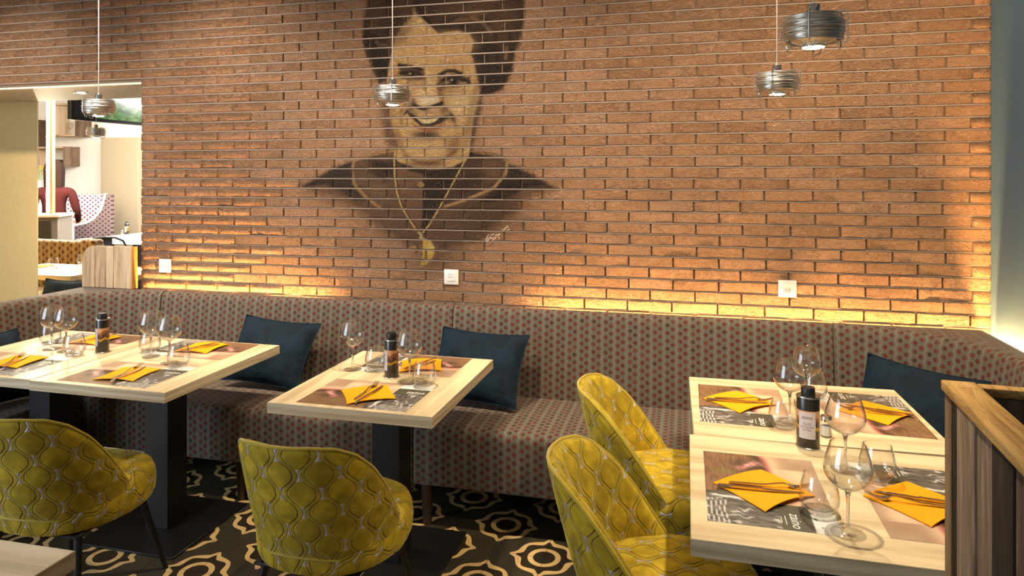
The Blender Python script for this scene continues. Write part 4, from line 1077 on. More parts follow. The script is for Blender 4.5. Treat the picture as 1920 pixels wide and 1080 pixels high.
# placemat: a printed sheet, seated side at -y
MW, MHh = 0.445, 0.31
def mat_print(lx, ly):
    P = np.stack([lx, ly], 1) * 100.0
    g = vnoise(np.stack([lx * 16 + vnoise(P, 9, 4) * 2, ly * 190], 1), 1.0, 5)
    g2 = vnoise(np.stack([lx * 40, ly * 300], 1), 1.0, 6)
    c = np.zeros((len(lx), 3)); L_ = lambda t: np.array(lin(t))
    wood = L_((84, 58, 40)) + (L_((150, 112, 80)) - L_((84, 58, 40))) * (g * .7 + g2 * .3)[:, None]
    c[:] = wood
    # pinkish plank above an arc
    arc = 0.50 + 0.34 * np.sqrt(np.clip(lx, 0, 1)) - 0.10 * np.sin(lx * 4.2) - 0.30 * sstep(.45, .95, lx)
    m = sstep(-.01, .02, ly - arc)[:, None]
    beige = L_((196, 152, 118)) + (L_((226, 192, 160)) - L_((196, 152, 118))) * vnoise(P, 14, 8)[:, None]
    beige = beige * (1 - .45 * sstep(.82, 1.0, ly + .25 * (lx < .2))[:, None])
    c = c * (1 - m) + beige * m
    e = np.exp(-((ly - arc) / .028) ** 2)[:, None]
    c = c * (1 - .8 * e) + L_((196, 104, 96)) * .8 * e
    e = np.exp(-((ly - arc + .06) / .045) ** 2)[:, None] * sstep(.7, .4, lx)[:, None]
    c = c * (1 - .8 * e) + L_((50, 38, 28)) * .8 * e
    b = np.exp(-(((lx - .20) / .10) ** 2 + ((ly - .38) / .16) ** 2))[:, None]
    c = c * (1 - .85 * b) + L_((44, 36, 26)) * .85 * b
    b = np.exp(-(((lx - .185 + .05 * np.sin(ly * 16)) / .032) ** 2 + ((ly - .40) / .11) ** 2))[:, None]
    c = c * (1 - b) + (L_((176, 80, 76)) + (L_((236, 190, 180)) - L_((176, 80, 76))) * vnoise(P, 2.2, 9)[:, None]) * b
    b = np.exp(-(((lx - .30) / .02) ** 2 + ((ly - .16) / .10) ** 2))[:, None] * .7
    c = c * (1 - b) + L_((112, 112, 52)) * b
    # black and white carved wood on the right
    m = sstep(.60, .635, lx + .02 * np.sin(ly * 9)) * sstep(.66, .60, ly)
    bw = L_((40, 36, 32)) + (L_((118, 110, 102)) - L_((40, 36, 32))) * vnoise(np.stack([lx * 90, ly * 14], 1), 1.0, 12)[:, None]
    wh = np.maximum(sstep(.74, .86, vnoise(np.stack([lx * 44 + vnoise(P, 5, 21) * 2, ly * 9], 1), 1.0, 13)) * .6, sstep(.35, .8, np.sin(ly * 170 + 2.0 * np.sin(lx * 17))) * (ly < .17) * sstep(.68, .74, lx) * .8)
    wh = np.maximum(wh, sstep(.016, .008, np.abs(lx - .655 - .05 * ly - .012 * vnoise(P, 4, 22))) * sstep(.02, .08, ly) * .9)[:, None]
    bw = bw * (1 - wh) + L_((222, 214, 206)) * wh
    c = c * (1 - m[:, None]) + bw * m[:, None]
    m = (lx > .70) & (ly > .57) & (ly < .815); c[m] = L_((74, 70, 56))
    m = (lx > .70) & (ly >= .815); wn_ = vnoise(P, 3, 15); c[m] = (L_((236, 230, 222))[None] * (.75 + .25 * wn_)[:, None])[m]; c[m & (wn_ > .86)] = L_((90, 84, 78))
    return c
NX, NY = 110, 78
gx, gy = np.meshgrid(np.linspace(0, 1, NX), np.linspace(0, 1, NY), indexing='ij')
pcs = mat_print(gx.ravel(), gy.ravel())
mb = MB()
vs = [((a - .5) * MW, (b - .5) * MHh, 0.0007) for a, b in zip(gx.ravel(), gy.ravel())]
fs = [(i * NY + j, (i + 1) * NY + j, (i + 1) * NY + j + 1, i * NY + j + 1) for i in range(NX - 1) for j in range(NY - 1)]
mb.add(vs, fs, None, [tuple(c) for c in pcs])
mat_me = mb.mesh('sheet', MT['mat'])
tx = text_mb('zaino', 0.036, 0.15).xf(Matrix.Translation((0.362 * 1 - .018 - .0 + .0, 0.056, .0011)) @ Matrix.Translation((-.17, 0, 0)))
tx.xf(Matrix.Translation((0.0, 0, 0)))
for dy, wl in ((-.024, .045), (-.034, .030)):
    tx.box(.174 - wl / 2, .174 + wl / 2, .056 + dy, .056 + dy + .0016, .0009, .0012)
txt_me = tx.mesh('lettering', MT['inkw'], smooth=False)
# napkin: folded square with a lifted curl
def nap_mesh(bend):
    mb = MB(); s_ = 0.092; N_ = 14; vs = []; th = 0.0026
    for side in (1, 0):
        for i in range(N_ + 1):
            for j in range(N_ + 1):
                a, b = 2 * i / N_ - 1, 2 * j / N_ - 1
                x = a * s_ * (1 - .05 * (1 - b * b)); y = b * s_ * (1 - .05 * (1 - a * a))
                z = 0.0012 + bend * (0.006 * (1 - a * a) * max(0, -b) ** 2 + 0.004 * max(0, a) ** 3 * (1 - b * b) + 0.006 * max(0, b) ** 3 * (1 - a * a)) + side * th
                vs.append((x, y, z))
    q = (N_ + 1) ** 2; fs = []
    for i in range(N_):
        for j in range(N_):
            a = i * (N_ + 1) + j; fs.append((a, a + N_ + 1, a + N_ + 2, a + 1)); fs.append((q + a, q + a + 1, q + a + N_ + 2, q + a + N_ + 1))
    for k in range(N_):
        for a, b in ((k, k + 1), (N_ * (N_ + 1) + k + 1, N_ * (N_ + 1) + k)): fs.append((a, b, q + b, q + a))
        for a, b in (((k + 1) * (N_ + 1), k * (N_ + 1)), (k * (N_ + 1) + N_, (k + 1) * (N_ + 1) + N_)): fs.append((a, b, q + b, q + a))
    return mb.add(vs, fs).mesh('napkin', MT['napkin'], ang=50)
nap_me = [nap_mesh(1.0), nap_mesh(1.5)]
# fork and knife lie along +x (handle at -x)
def strip(pts, th=0.0014):
    """pts: (x, y0, y1, z)"""
    mb = MB(); vs = []
    for (x, a, b, z) in pts: vs += [(x, a, z), (x, b, z), (x, b, z + th), (x, a, z + th)]
    fs = []
    for i in range(len(pts) - 1):
        for j in range(4): fs.append((i * 4 + j, i * 4 + (j + 1) % 4, i * 4 + 4 + (j + 1) % 4, i * 4 + 4 + j))
    fs.append((3, 2, 1, 0)); e = (len(pts) - 1) * 4; fs.append((e, e + 1, e + 2, e + 3))
    return mb.add(vs, fs)
hz = lambda x: 0.0015 + 0.008 * sstep(-.02, .045, np.array([x]))[0] - 0.0078 * sstep(.045, .07, np.array([x]))[0] + 0.009 * max(0, (x - .075) / .035) ** 1.6
hp = []
for x in np.linspace(-.10, .052, 16):
    wd = .0045 if x < -.04 else .0045 - .0018 * min(1, (x + .04) / .06)
    if x < -.097: wd = .003
    hp.append((x, -wd, wd, hz(x)))
for x in np.linspace(.054, .074, 6):
    wd = .0027 + .0085 * min(1, (x - .052) / .012); hp.append((x, -wd, wd, hz(x)))
fk_h = strip(hp, .002).mesh('handle', MT['cutlery'], ang=60, fixn=True)
mbt = MB()
for k in range(4):
    yc = -.0087 + .0058 * k
    q = strip([(x, yc - .0015 * (1 - .5 * (x - .074) / .04), yc + .0015 * (1 - .5 * (x - .074) / .04), hz(x)) for x in np.linspace(.073, .112, 6)], .0016); mbt.add(q.v, q.f)
fk_t = mbt.mesh('tines', MT['cutlery'], ang=60, fixn=True)
kn_h = strip([(-.11, -.003, .003, .0008), (-.107, -.005, .005, .0005), (-.04, -.0048, .0048, .0005), (.0, -.004, .004, .0008), (.006, -.005, .005, .001)], .0048).mesh('handle', MT['cutlery'], ang=50, fixn=True)
kn_b = strip([(.005, -.0045, .0055, .0022), (.03, -.0065, .0055, .0022), (.075, -.007, .0052, .0022), (.10, -.0045, .0045, .0022), (.112, .001, .0035, .0022)], .0012).mesh('blade', MT['cutlery'], ang=50, fixn=True)

def place(name, parts, label, cat, loc, rz, group, rx=0.0):
    t = thing(name, label, cat, loc, rz, group); made = {}
    for nm, me in parts:
        o = bpy.data.objects.new(nm, me); C.objects.link(o); made[nm] = o
        o.parent = made.get({'lettering': 'paper_label' if 'paper_label' in made else 'sheet', 'tines': 'handle'}.get(nm), t)
    return t
def single_obj(name, me, label, cat, loc, rz, group):
    o = bpy.data.objects.new(name, me); C.objects.link(o); o.location = loc; o.rotation_euler = (0, 0, rz)
    return tag(o, label, cat, group)

def setting(mc, mrz, nc, nrz, crz, where, curl=0, dxy=(0, 0), swap=1):
    """placemat, napkin, fork and knife of one seat"""
    place('placemat', (('sheet', mat_me), ('lettering', txt_me)), 'printed paper placemat ' + where, 'placemat', (mc[0], mc[1], TZ), mrz, 'printed placemats')
    single_obj('napkin', nap_me[curl], 'folded yellow paper napkin ' + where, 'napkin', (nc[0], nc[1], TZ + .0008), nrz, 'yellow napkins')
    d = Vector((math.cos(crz), math.sin(crz))); nrm = Vector((-d.y, d.x)) * swap
    a = Vector((nc[0], nc[1])) + Vector(dxy)
    f, k = a + nrm * .016, a - nrm * .014 - d * .01
    place('fork', (('handle', fk_h), ('tines', fk_t)), 'steel fork on napkin ' + where, 'fork', (f.x + d.x * .012, f.y + d.y * .012, TZ + .0078), crz + .05 * swap, 'steel forks')
    place('knife', (('handle', kn_h), ('blade', kn_b)), 'steel knife on napkin ' + where, 'knife', (k.x, k.y, TZ + .0078), crz, 'steel knives')
def seg_rz(a, b): return math.atan2(b.y - a.y, b.x - a.x)
def uvp(u, v): return at(u, v, TZ)
# middle table
setting((-1.207, 2.462), 0, uvp(690, 741), seg_rz(uvp(632, 731), uvp(725, 721)) + .0, seg_rz(uvp(655, 745), uvp(705, 715)), 'at the chair side of the middle table')
setting((-1.195, 2.905), PI, uvp(790, 687), .35, seg_rz(uvp(835, 672), uvp(765, 696)) , 'at the banquette side of the middle table', 1)
# left pair
setting((-2.335, 2.462), 0, uvp(240, 703), .12, seg_rz(uvp(205, 712), uvp(272, 684)), 'nearest the camera on the right of the left pair of tables')
setting((-2.32, 2.90), PI, uvp(377, 654), .06, seg_rz(uvp(408, 648), uvp(345, 661)), 'beside the banquette on the right of the left pair of tables', 1)
setting((-3.01, 2.462), 0, uvp(28, 680), .14, seg_rz(uvp(10, 686), uvp(52, 666)), 'at the bottom left corner of the left pair of tables')
setting((-2.99, 2.90), PI, uvp(176, 639), .08, seg_rz(uvp(205, 634), uvp(150, 645)), 'behind the oil tin on the left pair of tables', 1)
# right pair
setting((0.20, 2.692), -PI / 2, uvp(1386, 755), seg_rz(uvp(1308, 744), uvp(1383, 729)), seg_rz(uvp(1340, 749), uvp(1440, 756)), 'at the far left seat of the right tables', 1)
setting((0.205, 1.985), -PI / 2, uvp(1431, 920), seg_rz(uvp(1322, 901), uvp(1427, 873)), seg_rz(uvp(1350, 917), uvp(1500, 932)), 'at the near left seat of the right tables', 1)
setting((0.635, 2.715), PI / 2, uvp(1641, 775), seg_rz(uvp(1570, 765), uvp(1617, 748)), seg_rz(uvp(1685, 777), uvp(1590, 762)), 'at the far right seat of the right tables', 0)
setting((0.62, 2.005), PI / 2, uvp(1722, 945), seg_rz(uvp(1636, 934), uvp(1730, 904)), seg_rz(uvp(1790, 956), uvp(1650, 934)), 'partly behind the plank box on the right tables', 0)

# glasses
def wine_meshes():
    foot = [(.0005, .0), (.037, .0), (.0395, .0012), (.037, .0026), (.020, .0045), (.0085, .0085), (.0050, .014)]
    stem = [(.0050, .0138), (.0040, .024), (.0036, .05), (.0040, .082), (.0058, .096), (.0095, .103), (.0005, .1045)]
    bowl = [(.0090, .1026), (.020, .1075), (.034, .1160), (.0460, .1280), (.0535, .1420), (.0550, .1520), (.0538, .1650), (.0495, .1830), (.0440, .2010), (.0400, .2130),
            (.0393, .2137), (.0386, .2130), (.0428, .2010), (.0483, .1830), (.0526, .1650), (.0538, .1520), (.0523, .1420), (.0448, .1290), (.033, .1175), (.019, .1095), (.0005, .1060)]
    return MB().lathe(stem, 24).mesh('stem', MT['glassbase']), MB().lathe(foot, 36).mesh('foot', MT['glass']), MB().lathe(bowl, 40).mesh('bowl', MT['glass'])
def tumbler_meshes():
    out = [(.028, .0005), (.033, .002), (.0425, .014), (.0480, .030), (.0485, .042), (.0455, .062), (.0405, .084), (.0370, .098)]
    inn = [(.0362, .0985), (.0355, .098), (.0390, .084), (.0440, .062), (.0470, .042), (.0462, .030), (.038, .018), (.022, .013), (.0005, .0125)]
    base = [(.0003, .0008), (.027, .0008), (.0315, .0028), (.037, .0095), (.034, .0105), (.020, .0095), (.0003, .009)]
    return MB().lathe(out + inn, 36).mesh('wall', MT['glass']), MB().lathe(base, 32).mesh('thick_base', MT['glass'])
wst, wf, wb = wine_meshes(); tw, tb = tumbler_meshes()
def wine(u, v, label):
    p = uvp(u, v); place('wine_glass', (('foot', wf), ('stem', wst), ('bowl', wb)), label, 'wine glass', (p.x, p.y, TZ + .0010), 0, 'stemmed wine glasses')
def tumbler(u, v, label):
    p = uvp(u, v); place('tumbler', (('wall', tw), ('thick_base', tb)), label, 'tumbler', (p.x, p.y, TZ + .0012), 0, 'water tumblers')
wine(661, 693, 'stemmed wine glass standing alone at the left of the middle table')
wine(768, 717, 'stemmed wine glass right of the oil tin on the middle table')
wine(97, 655, 'leftmost stemmed wine glass on the left pair of tables')
wine(124, 659, 'stemmed wine glass, second from the left on the left pair of tables')
wine(283, 669, 'stemmed wine glass, third from the left on the left pair of tables')
wine(318, 681, 'stemmed wine glass, rightmost on the left pair of tables')
wine(1481, 791, 'stemmed wine glass left of the oil tin on the right tables')
wine(1512, 759, 'rearmost stemmed wine glass on the right tables, behind the oil tin')
wine(1585, 882, 'stemmed wine glass behind the nearest one, right of the salt shaker')
wine(1590, 1001, 'nearest stemmed wine glass, at the front of the right tables')
tumbler(705, 694, 'empty tumbler left of the oil tin on the middle table')
tumbler(796, 724, 'empty tumbler at the right of the middle table')
tumbler(94, 645, 'empty tumbler behind the leftmost wine glasses')
tumbler(139, 667, 'empty tumbler in front of the leftmost wine glasses')
tumbler(281, 660, 'empty tumbler behind the third wine glass on the left pair of tables')
tumbler(335, 687, 'empty tumbler at the front right of the left pair of tables')
tumbler(1469, 803, 'empty tumbler beside the far left napkin on the right tables')
tumbler(1526, 745, 'rearmost empty tumbler on the right tables, behind the oil tin')
tumbler(1536, 962, 'nearest empty tumbler, at the front of the right tables')
tumbler(1645, 900, 'empty tumbler behind the nearest wine glass on the right tables')

# oil tin
def tin_meshes():
    ex, ey, r, hgt = 1.0, 0.86, 0.034, 0.158
    parts = {}
    parts['body'] = MB().lathe([(.0005, .003), (r * .97, .003), (r, .005), (r, hgt), (r * .97, hgt + .002)], 40, ex=ex, ey=ey).mesh('body', MT['tin'])
    parts['rim'] = MB().lathe([(r * .96, hgt), (r * 1.045, hgt), (r * 1.055, hgt + .003), (r * 1.02, hgt + .005), (r * .90, hgt + .004), (r * .6, hgt + .0055), (.0005, hgt + .006)], 40, ex=ex, ey=ey).mesh('rim', MT['steel'])
    parts['foot_rim'] = MB().lathe([(r * .9, .0), (r * 1.05, .0), (r * 1.06, .003), (r * 1.0, .005)], 40, ex=ex, ey=ey).mesh('foot_rim', MT['steel'])
    parts['cap'] = MB().lathe([(.021, hgt + .004), (.0215, hgt + .008), (.0205, hgt + .028), (.019, hgt + .0305), (.0005, hgt + .031)], 28).mesh('cap', MT['cap'])
    # printed picture all round
    mb = MB(); NU, NV = 96, 40; zs, ze = .036, .120; vs = []; cl = []
    L_ = lambda t: np.array(lin(t))
    for i in range(NU):
        q = 2 * PI * i / NU
        for j in range(NV):
            f = j / (NV - 1); hill = .80 + .06 * math.sin(3 * q) + .03 * math.sin(7 * q + 1); tr = .62 + .07 * math.sin(5 * q) + .10 * (math.sin(23 * q) * math.sin(9 * q)); fld = .30 + .05 * math.sin(4 * q)
            if f > hill: c = L_((222, 170, 124)) * (.8 + .3 * (f - hill))
            elif f > tr: c = L_((176, 104, 66)) if math.sin(31 * q + f * 40) > -.2 else L_((66, 48, 36))
            elif f > fld + .12: c = L_((30, 28, 22)) if math.sin(17 * q + math.sin(f * 30)) > -.5 else L_((120, 78, 48))
            elif f > fld: c = L_((186, 142, 34))
            else: c = L_((52, 54, 22)) * (f / fld) + L_((30, 26, 20)) * (1 - f / fld)
            vs.append((r * 1.004 * math.cos(q) * ex, r * 1.004 * math.sin(q) * ey, zs + (ze - zs) * f)); cl.append(tuple(c))
    fs = [(i * NV + j, ((i + 1) % NU) * NV + j, ((i + 1) % NU) * NV + j + 1, i * NV + j + 1) for i in range(NU) for j in range(NV - 1)]
    parts['picture_band'] = mb.add(vs, fs, None, cl).mesh('picture_band', MT['tinprint'])
    def bent(mb2, rr):
        mb2.v = [(rr * math.sin(p[0] / r) * ex, -rr * math.cos(p[0] / r) * ey, p[1]) for p in mb2.v]; return mb2
    g = MB().grid(16, 2, lambda a, b: ((-.026 + .052 * a, .034 + .082 * b, 0), (0.001, 0)))
    parts['paper_label'] = bent(g, r * 1.010).mesh('paper_label', MT['label'])
    tx = MB()
    for s_, sz, zz in (('zaino', .0155, .100), ('OLIO', .0105, .080), ("D'OLIVE", .0105, .070), ('EXTRA', .0085, .0605)):
        q = text_mb(s_, sz, .1 if s_ == 'zaino' else 0).xf(Matrix.Translation((0, zz, 0))); tx.add(q.v, q.f)
    for zz, wl in ((.090, .02), (.052, .028), (.047, .02), (.041, .016)): tx.add([(-wl / 2, zz, 0), (wl / 2, zz, 0), (wl / 2, zz + .0016, 0), (-wl / 2, zz + .0016, 0)], [(0, 1, 2, 3)])
    parts['lettering'] = bent(tx, r * 1.018).mesh('lettering', MT['ink'], smooth=False)
    return list(parts.items())
TIN = tin_meshes()
def tin(u, v, rz, label, z=TZ):
    p = at(u, v, z); place('oil_tin', TIN, label, 'oil tin', (p.x, p.y, z + .0006), rz, 'olive oil tins')
tin(1515, 838, -.25, 'black olive oil tin on the right tables, label facing the chairs')
tin(734, 707, -1.0, 'black olive oil tin on the middle table')
tin(192, 660, -.75, 'black olive oil tin on the left pair of tables')
def salt_shaker(p, label):
    t = thing('salt_shaker', label, 'salt shaker', p)
    MB().lathe([(.0005, .001), (.015, .001), (.0185, .003), (.0185, .045), (.0165, .052)], 10).obj('jar', MT['glass'], t, ang=20)
    MB().lathe([(.0005, .004), (.0155, .004), (.0155, .034), (.0005, .036)], 10).obj('salt', MT['salt'], t)
    MB().lathe([(.0175, .050), (.0180, .064), (.0155, .0675), (.0005, .068)], 20).obj('screw_cap', MT['chrome'], t)
p_ = uvp(1549, 818); salt_shaker((p_.x, p_.y, TZ + .0006), 'small glass salt shaker with a chrome cap beside the oil tin')

# ------------------------------------------------------------------ the room behind the opening
# light column standing on a counter
def far(u, v, d): return atd(u, v, d)
d0 = 8.0
c0 = far(86, 403, d0); ang = -0.1
t = thing('counter_unit', 'grey counter unit with a dark panel behind the patterned bench', 'counter', (c0.x, c0.y, 0), .55)
MB().bbox(-.6, .13, -.02, .5, 0.0, c0.z - .03, .004, 1).obj('body', plain('grey_counter', (112, 104, 92), .5), t)
MB().bbox(-.5, .06, -.034, -.02, c0.z - .36, c0.z - .07, .003, 1).obj('dark_panel', MT['black'], t)
MB().bbox(-.62, .15, -.05, .52, c0.z - .03, c0.z, .004, 1).obj('worktop', MT['oak_x'], t)
p_ = far(91, 403, 8.1)
t = thing('light_column', 'glowing vertical light tube on a tan perforated post', 'light', (p_.x, p_.y, p_.z + .002))
MB().lathe([(.022, .03), (.022, CZ - p_.z - .03)], 14, cap0=True, cap1=True).obj('light_tube', MT['led_w'], t)
mb = MB()
mb.bbox(.035, .075, -.02, .02, 0, CZ - p_.z - .004, .002, 1)
mb.obj('post', plain('tan_post', (196, 156, 96), .6), t)
mb = MB()
for k in range(118): mb.box(.034, .076, -.0212, .0212, .02 + k * .0145, .027 + k * .0145)
tag(mb.obj('post_rib', plain('tan_post_rib', (216, 178, 118), .6), t, smooth=False), kind='stuff')
MB().bbox(-.04, .09, -.04, .04, 0, .012, .002, 1).obj('foot', MT['steel'], t)
# near bench behind the opening, its table, glass, cushion
b0, b1 = far(60, 470, 7.25), far(150, 470, 7.0)
t = thing('patterned_bench', 'tan patterned bench behind the small table in the opening', 'bench', ((b0.x + b1.x) / 2, (b0.y + b1.y) / 2, 0), seg_rz(b0, b1))
L = (b1 - b0).length / 2 + .12
MB().bbox(-L, L - .12, 0, .12, .2, .94, .03, 3)
def fab_box(x0, x1, y0, y1, z0, z1, b, mat, name, par):
    mb = MB().bbox(x0, x1, y0, y1, z0, z1, b, 3); mb.uv = [(p[0] + p[1] * .5, p[2] + p[1] * .5) for p in mb.v]
    return mb.obj(name, mat, par)
fab_box(-L, L - .13, 0, .12, .2, .94, .03, MT['fabric_tan'], 'backrest', t)
fab_box(L - .125, L + .08, -.01, .12, .2, .965, .03, MT['fabric_tan'], 'backrest_end', t)
fab_box(-L, L + .08, -.45, -.002, .2, .46, .03, MT['fabric_tan'], 'seat', t)
MB().box(-L + .03, L, -.40, .08, .004, .2).obj('plinth', MT['black'], t, smooth=False)
tp = far(132, 517, 5.87)
t = thing('small_table', 'oak table end seen through the opening', 'table', (tp.x, tp.y, 0), .0, 'oak tables in the room behind')
MB().bbox(-1.0, 0.0, 0, .66, .705, .75, .0015, 1).obj('tabletop', MT['oak_x'], t)
MB().bbox(0.0012, .5, .12, .66, .7055, .7495, .0015, 1).obj('extension_top', MT['oak_x'], t)
MB().bbox(-.45, -.35, .28, .38, .01, .7045, .003, 1).obj('column', MT['black_matte'], t)
MB().bbox(-.62, -.18, .1, .55, .001, .012, .003, 1).obj('base_plate', MT['black_matte'], t)
p_ = at(100, 504, TZ); place('tumbler', (('wall', tw), ('thick_base', tb)), 'tumbler on the oak table seen through the opening', 'tumbler', (p_.x, p_.y, TZ + .0008), 0, 'water tumblers')
p_ = at(155, 496, TZ); place('tumbler', (('wall', tw), ('thick_base', tb)), 'tumbler seen above the plank panel in the opening', 'tumbler', (p_.x, p_.y, TZ + .0008), 0, 'water tumblers')
p_ = at(76, 500, TZ); single_obj('napkin', nap_me[0], 'yellow napkin on the oak table seen through the opening', 'napkin', (p_.x, p_.y, TZ + .0006), .2, 'yellow napkins')
p_ = at(132, 506, TZ); place('placemat', (('sheet', mat_me),), 'printed placemat on the oak table seen through the opening', 'placemat', (p_.x, p_.y + .03, TZ), 0, 'printed placemats')
p_ = far(120, 545, 5.72)
t = thing('low_bench', 'dark low bench below the table in the opening', 'bench', (p_.x, p_.y, 0))
MB().bbox(-.55, .45, -.20, .22, .32, .38, .02, 2).obj('seat', MT['teal'], t)
for sx in (-.5, .4):
    for sy in (-.15, .15): MB().bbox(sx - .02, sx + .02, sy - .02, sy + .02, .0, .33, .002, 1).obj('leg', MT['black'], t)
cushion((p_.x, p_.y - .02, .566), math.radians(20), .0, 0.0, 'dark navy cushion below the table in the opening')
# high backed booth seat
def dot_fabric(name, bg, dot):
    n = NT(name); uv = n.sep(n.coord('UV')); a, b = .085, .066
    def cell(o):
        x = n.M('SUBTRACT', n.M('FRACT', n.M('ADD', n.M('DIVIDE', uv[0], a), 50 + o)), .5); y = n.M('SUBTRACT', n.M('FRACT', n.M('ADD', n.M('DIVIDE', uv[1], b), 50 + o)), .5)
        return n.M('SQRT', n.M('ADD', n.M('MULTIPLY', x, x), n.M('MULTIPLY', y, y)))
    d = n.M('MINIMUM', cell(0), cell(.5))
    return n.bsdf(n.mix(n.ramp(d, [(.15, (1, 1, 1)), (.20, (0, 0, 0))]), lin(bg), lin(dot)), .8, spec=.2)
MT['dots'] = dot_fabric('dotted_fabric', (206, 196, 204), (112, 40, 56)); MT['dots_shade'] = dot_fabric('dotted_fabric_shaded', (104, 92, 92), (58, 30, 36))  # grey copy carries the shade on the wing's outer side in its colour
pts = [far(u, v, 10.0) for u, v in ((209, 364), (199, 364), (197, 372), (192, 390), (184, 403), (175, 412), (164, 418.5), (150, 422), (139, 424))]
o0 = Vector((pts[0].x, pts[0].y, 0))
dirv = Vector((pts[-1].x - pts[0].x, pts[-1].y - pts[0].y, 0)).normalized()
t = thing('high_back_booth', 'pale dotted high-backed booth with a curved wing in painted shade', 'booth', o0, math.atan2(-dirv.y, -dirv.x))
prof = [(-math.hypot(p.x - o0.x, p.y - o0.y), p.z) for p in pts]
xl_ = prof[-1][0]; poly = prof + [(xl_, .002), (0, .002)]
mb = MB().prism(poly, 0, .07, .004, 1); mb.v = [(p[0], p[2], p[1]) for p in mb.v]; mb.uv = [(p[0], p[2]) for p in mb.v]
mb.obj('curved_wing', MT['dots_shade'], t, fixn=True)
MB().tube([(p[0] - .012, .03, p[1] + .004) for p in prof[1:]] + [(xl_ - .014, .03, .3)], .034, 8).obj('wing_piping', plain('pale_piping', (214, 204, 208), .8), t)
fab_box(xl_ - .9, -.40, .62, .72, .002, 1.335, .02, MT['dots'], 'back_panel', t)
mb = MB().prism([(-.12, .072), (-.002, .072), (-.40, .618), (-.51, .618)], .002, 1.33, .01, 2); mb.uv = [(p[0] + p[1], p[2]) for p in mb.v]; mb.obj('backrest', MT['dots'], t)
mb = MB().prism([(xl_ - .2, .072), (-.125, .072), (-.515, .618), (xl_ - .6, .618)], .002, .80, .02, 2); mb.uv = [(p[0], p[2] + p[1]) for p in mb.v]; mb.obj('seat', MT['dots'], t)
# second table with tin and salt, black metal chair
p_ = at(262, 452, TZ)
t = thing('small_table', 'oak table behind the black metal chair', 'table', (p_.x, p_.y, 0), .0, 'oak tables in the room behind')
MB().bbox(-1.05, .4, 0, 1.2, .70, .75, .0015, 1).obj('tabletop', plain('pale_top', (226, 214, 198), .4), t)
MB().bbox(-.4, -.3, .3, .4, .01, .6995, .003, 1).obj('column', MT['black_matte'], t)
MB().bbox(-.57, -.13, .13, .57, .001, .012, .003, 1).obj('base_plate', MT['black_matte'], t)
tin(238, 439.5, -.4, 'black olive oil tin on the table behind the metal chair')
p_ = at(229, 440.5, TZ); salt_shaker((p_.x, p_.y, TZ + .0006), 'salt shaker on the table behind the metal chair')
p_ = far(196, 470, 8.55)
t = thing('metal_chair', 'black metal chair with a hooped back in the room behind', 'chair', (p_.x, p_.y, 0), 0.75)
hoop = [(-.24, .0, .46), (-.25, -.01, .60), (-.24, -.02, .72), (-.20, -.03, .80), (-.12, -.035, .84), (0, -.04, .85), (.12, -.035, .84), (.20, -.03, .80), (.24, -.02, .72), (.25, -.01, .60), (.24, 0, .46)]
MB().tube(hoop, .013, 8).obj('hoop', MT['black'], t)
mb = MB().grid(6, 8, lambda a, b: ((-.085 + .17 * a, -.036 + .03 * (1 - b) + .01 * math.cos(PI * (a - .5)), .46 + .385 * b),)); mb.obj('back_splat', plain('dark_blue_metal', (34, 44, 58), .35), t)
MB().bbox(-.04, .04, -.052, -.04, .66, .69, .002, 1).obj('handle_slot', MT['hole'], t)
MB().bbox(-.22, .22, .0, .40, .44, .462, .01, 2).obj('seat', MT['black'], t)
for sx in (-1, 1):
    for y0_, y1_ in ((.03, -.02), (.37, .42)): MB().tube([(sx * .19, y0_, .445), (sx * .24, y1_, .004)], .014, 8).obj('leg', MT['black'], t)
# television
tvl, tvr = far(134, 224, 6.95), far(265, 233, 7.75)
t = thing('television', 'wall television showing green countryside, seen at an angle', 'television', (tvl.x, tvl.y, tvl.z), seg_rz(tvl, tvr))
MB().bbox(0, 1.25, 0, .06, 0, .72, .006, 2).obj('casing', MT['black'], t)
nS = NT('screen_picture'); uv_ = nS.coord('UV')
s_ = nS.sep(uv_)
nzz = nS.noise(uv_, 9, 6, .65, .6)
green = nS.ramp(nzz, [(.3, lin((18, 34, 20))), (.48, lin((52, 92, 40))), (.62, lin((110, 150, 74))), (.75, lin((150, 142, 110)))])
path_ = nS.ramp(nS.M('ADD', nS.M('MULTIPLY', s_[0], .8), nS.M('MULTIPLY', s_[1], .5)), [(.72, (0, 0, 0)), (.8, (1, 1, 1))])
colr = nS.mix(path_, green, nS.mix(nzz, lin((150, 140, 120)), lin((196, 184, 160))))
colr = nS.mix(nS.M('LESS_THAN', s_[0], .22), colr, lin((14, 12, 12)))
MT['screen'] = nS.bsdf(lin((10, 10, 10)), .2, emis=colr, estr=1.0)
MB().grid(2, 2, lambda a, b: ((.02 + 1.21 * a, -.0012, .035 + .66 * b), (a + .0001, b))).obj('screen', MT['screen'], t, smooth=False)
MB().bbox(.4, .8, .06, .16, .2, .5, .004, 1).obj('bracket', MT['black'], t)
MB().tube([(.6, .1, .45), (.6, .1, CZ - tvl.z - .002)], .02, 8).obj('hanger_rod', MT['black'], t)
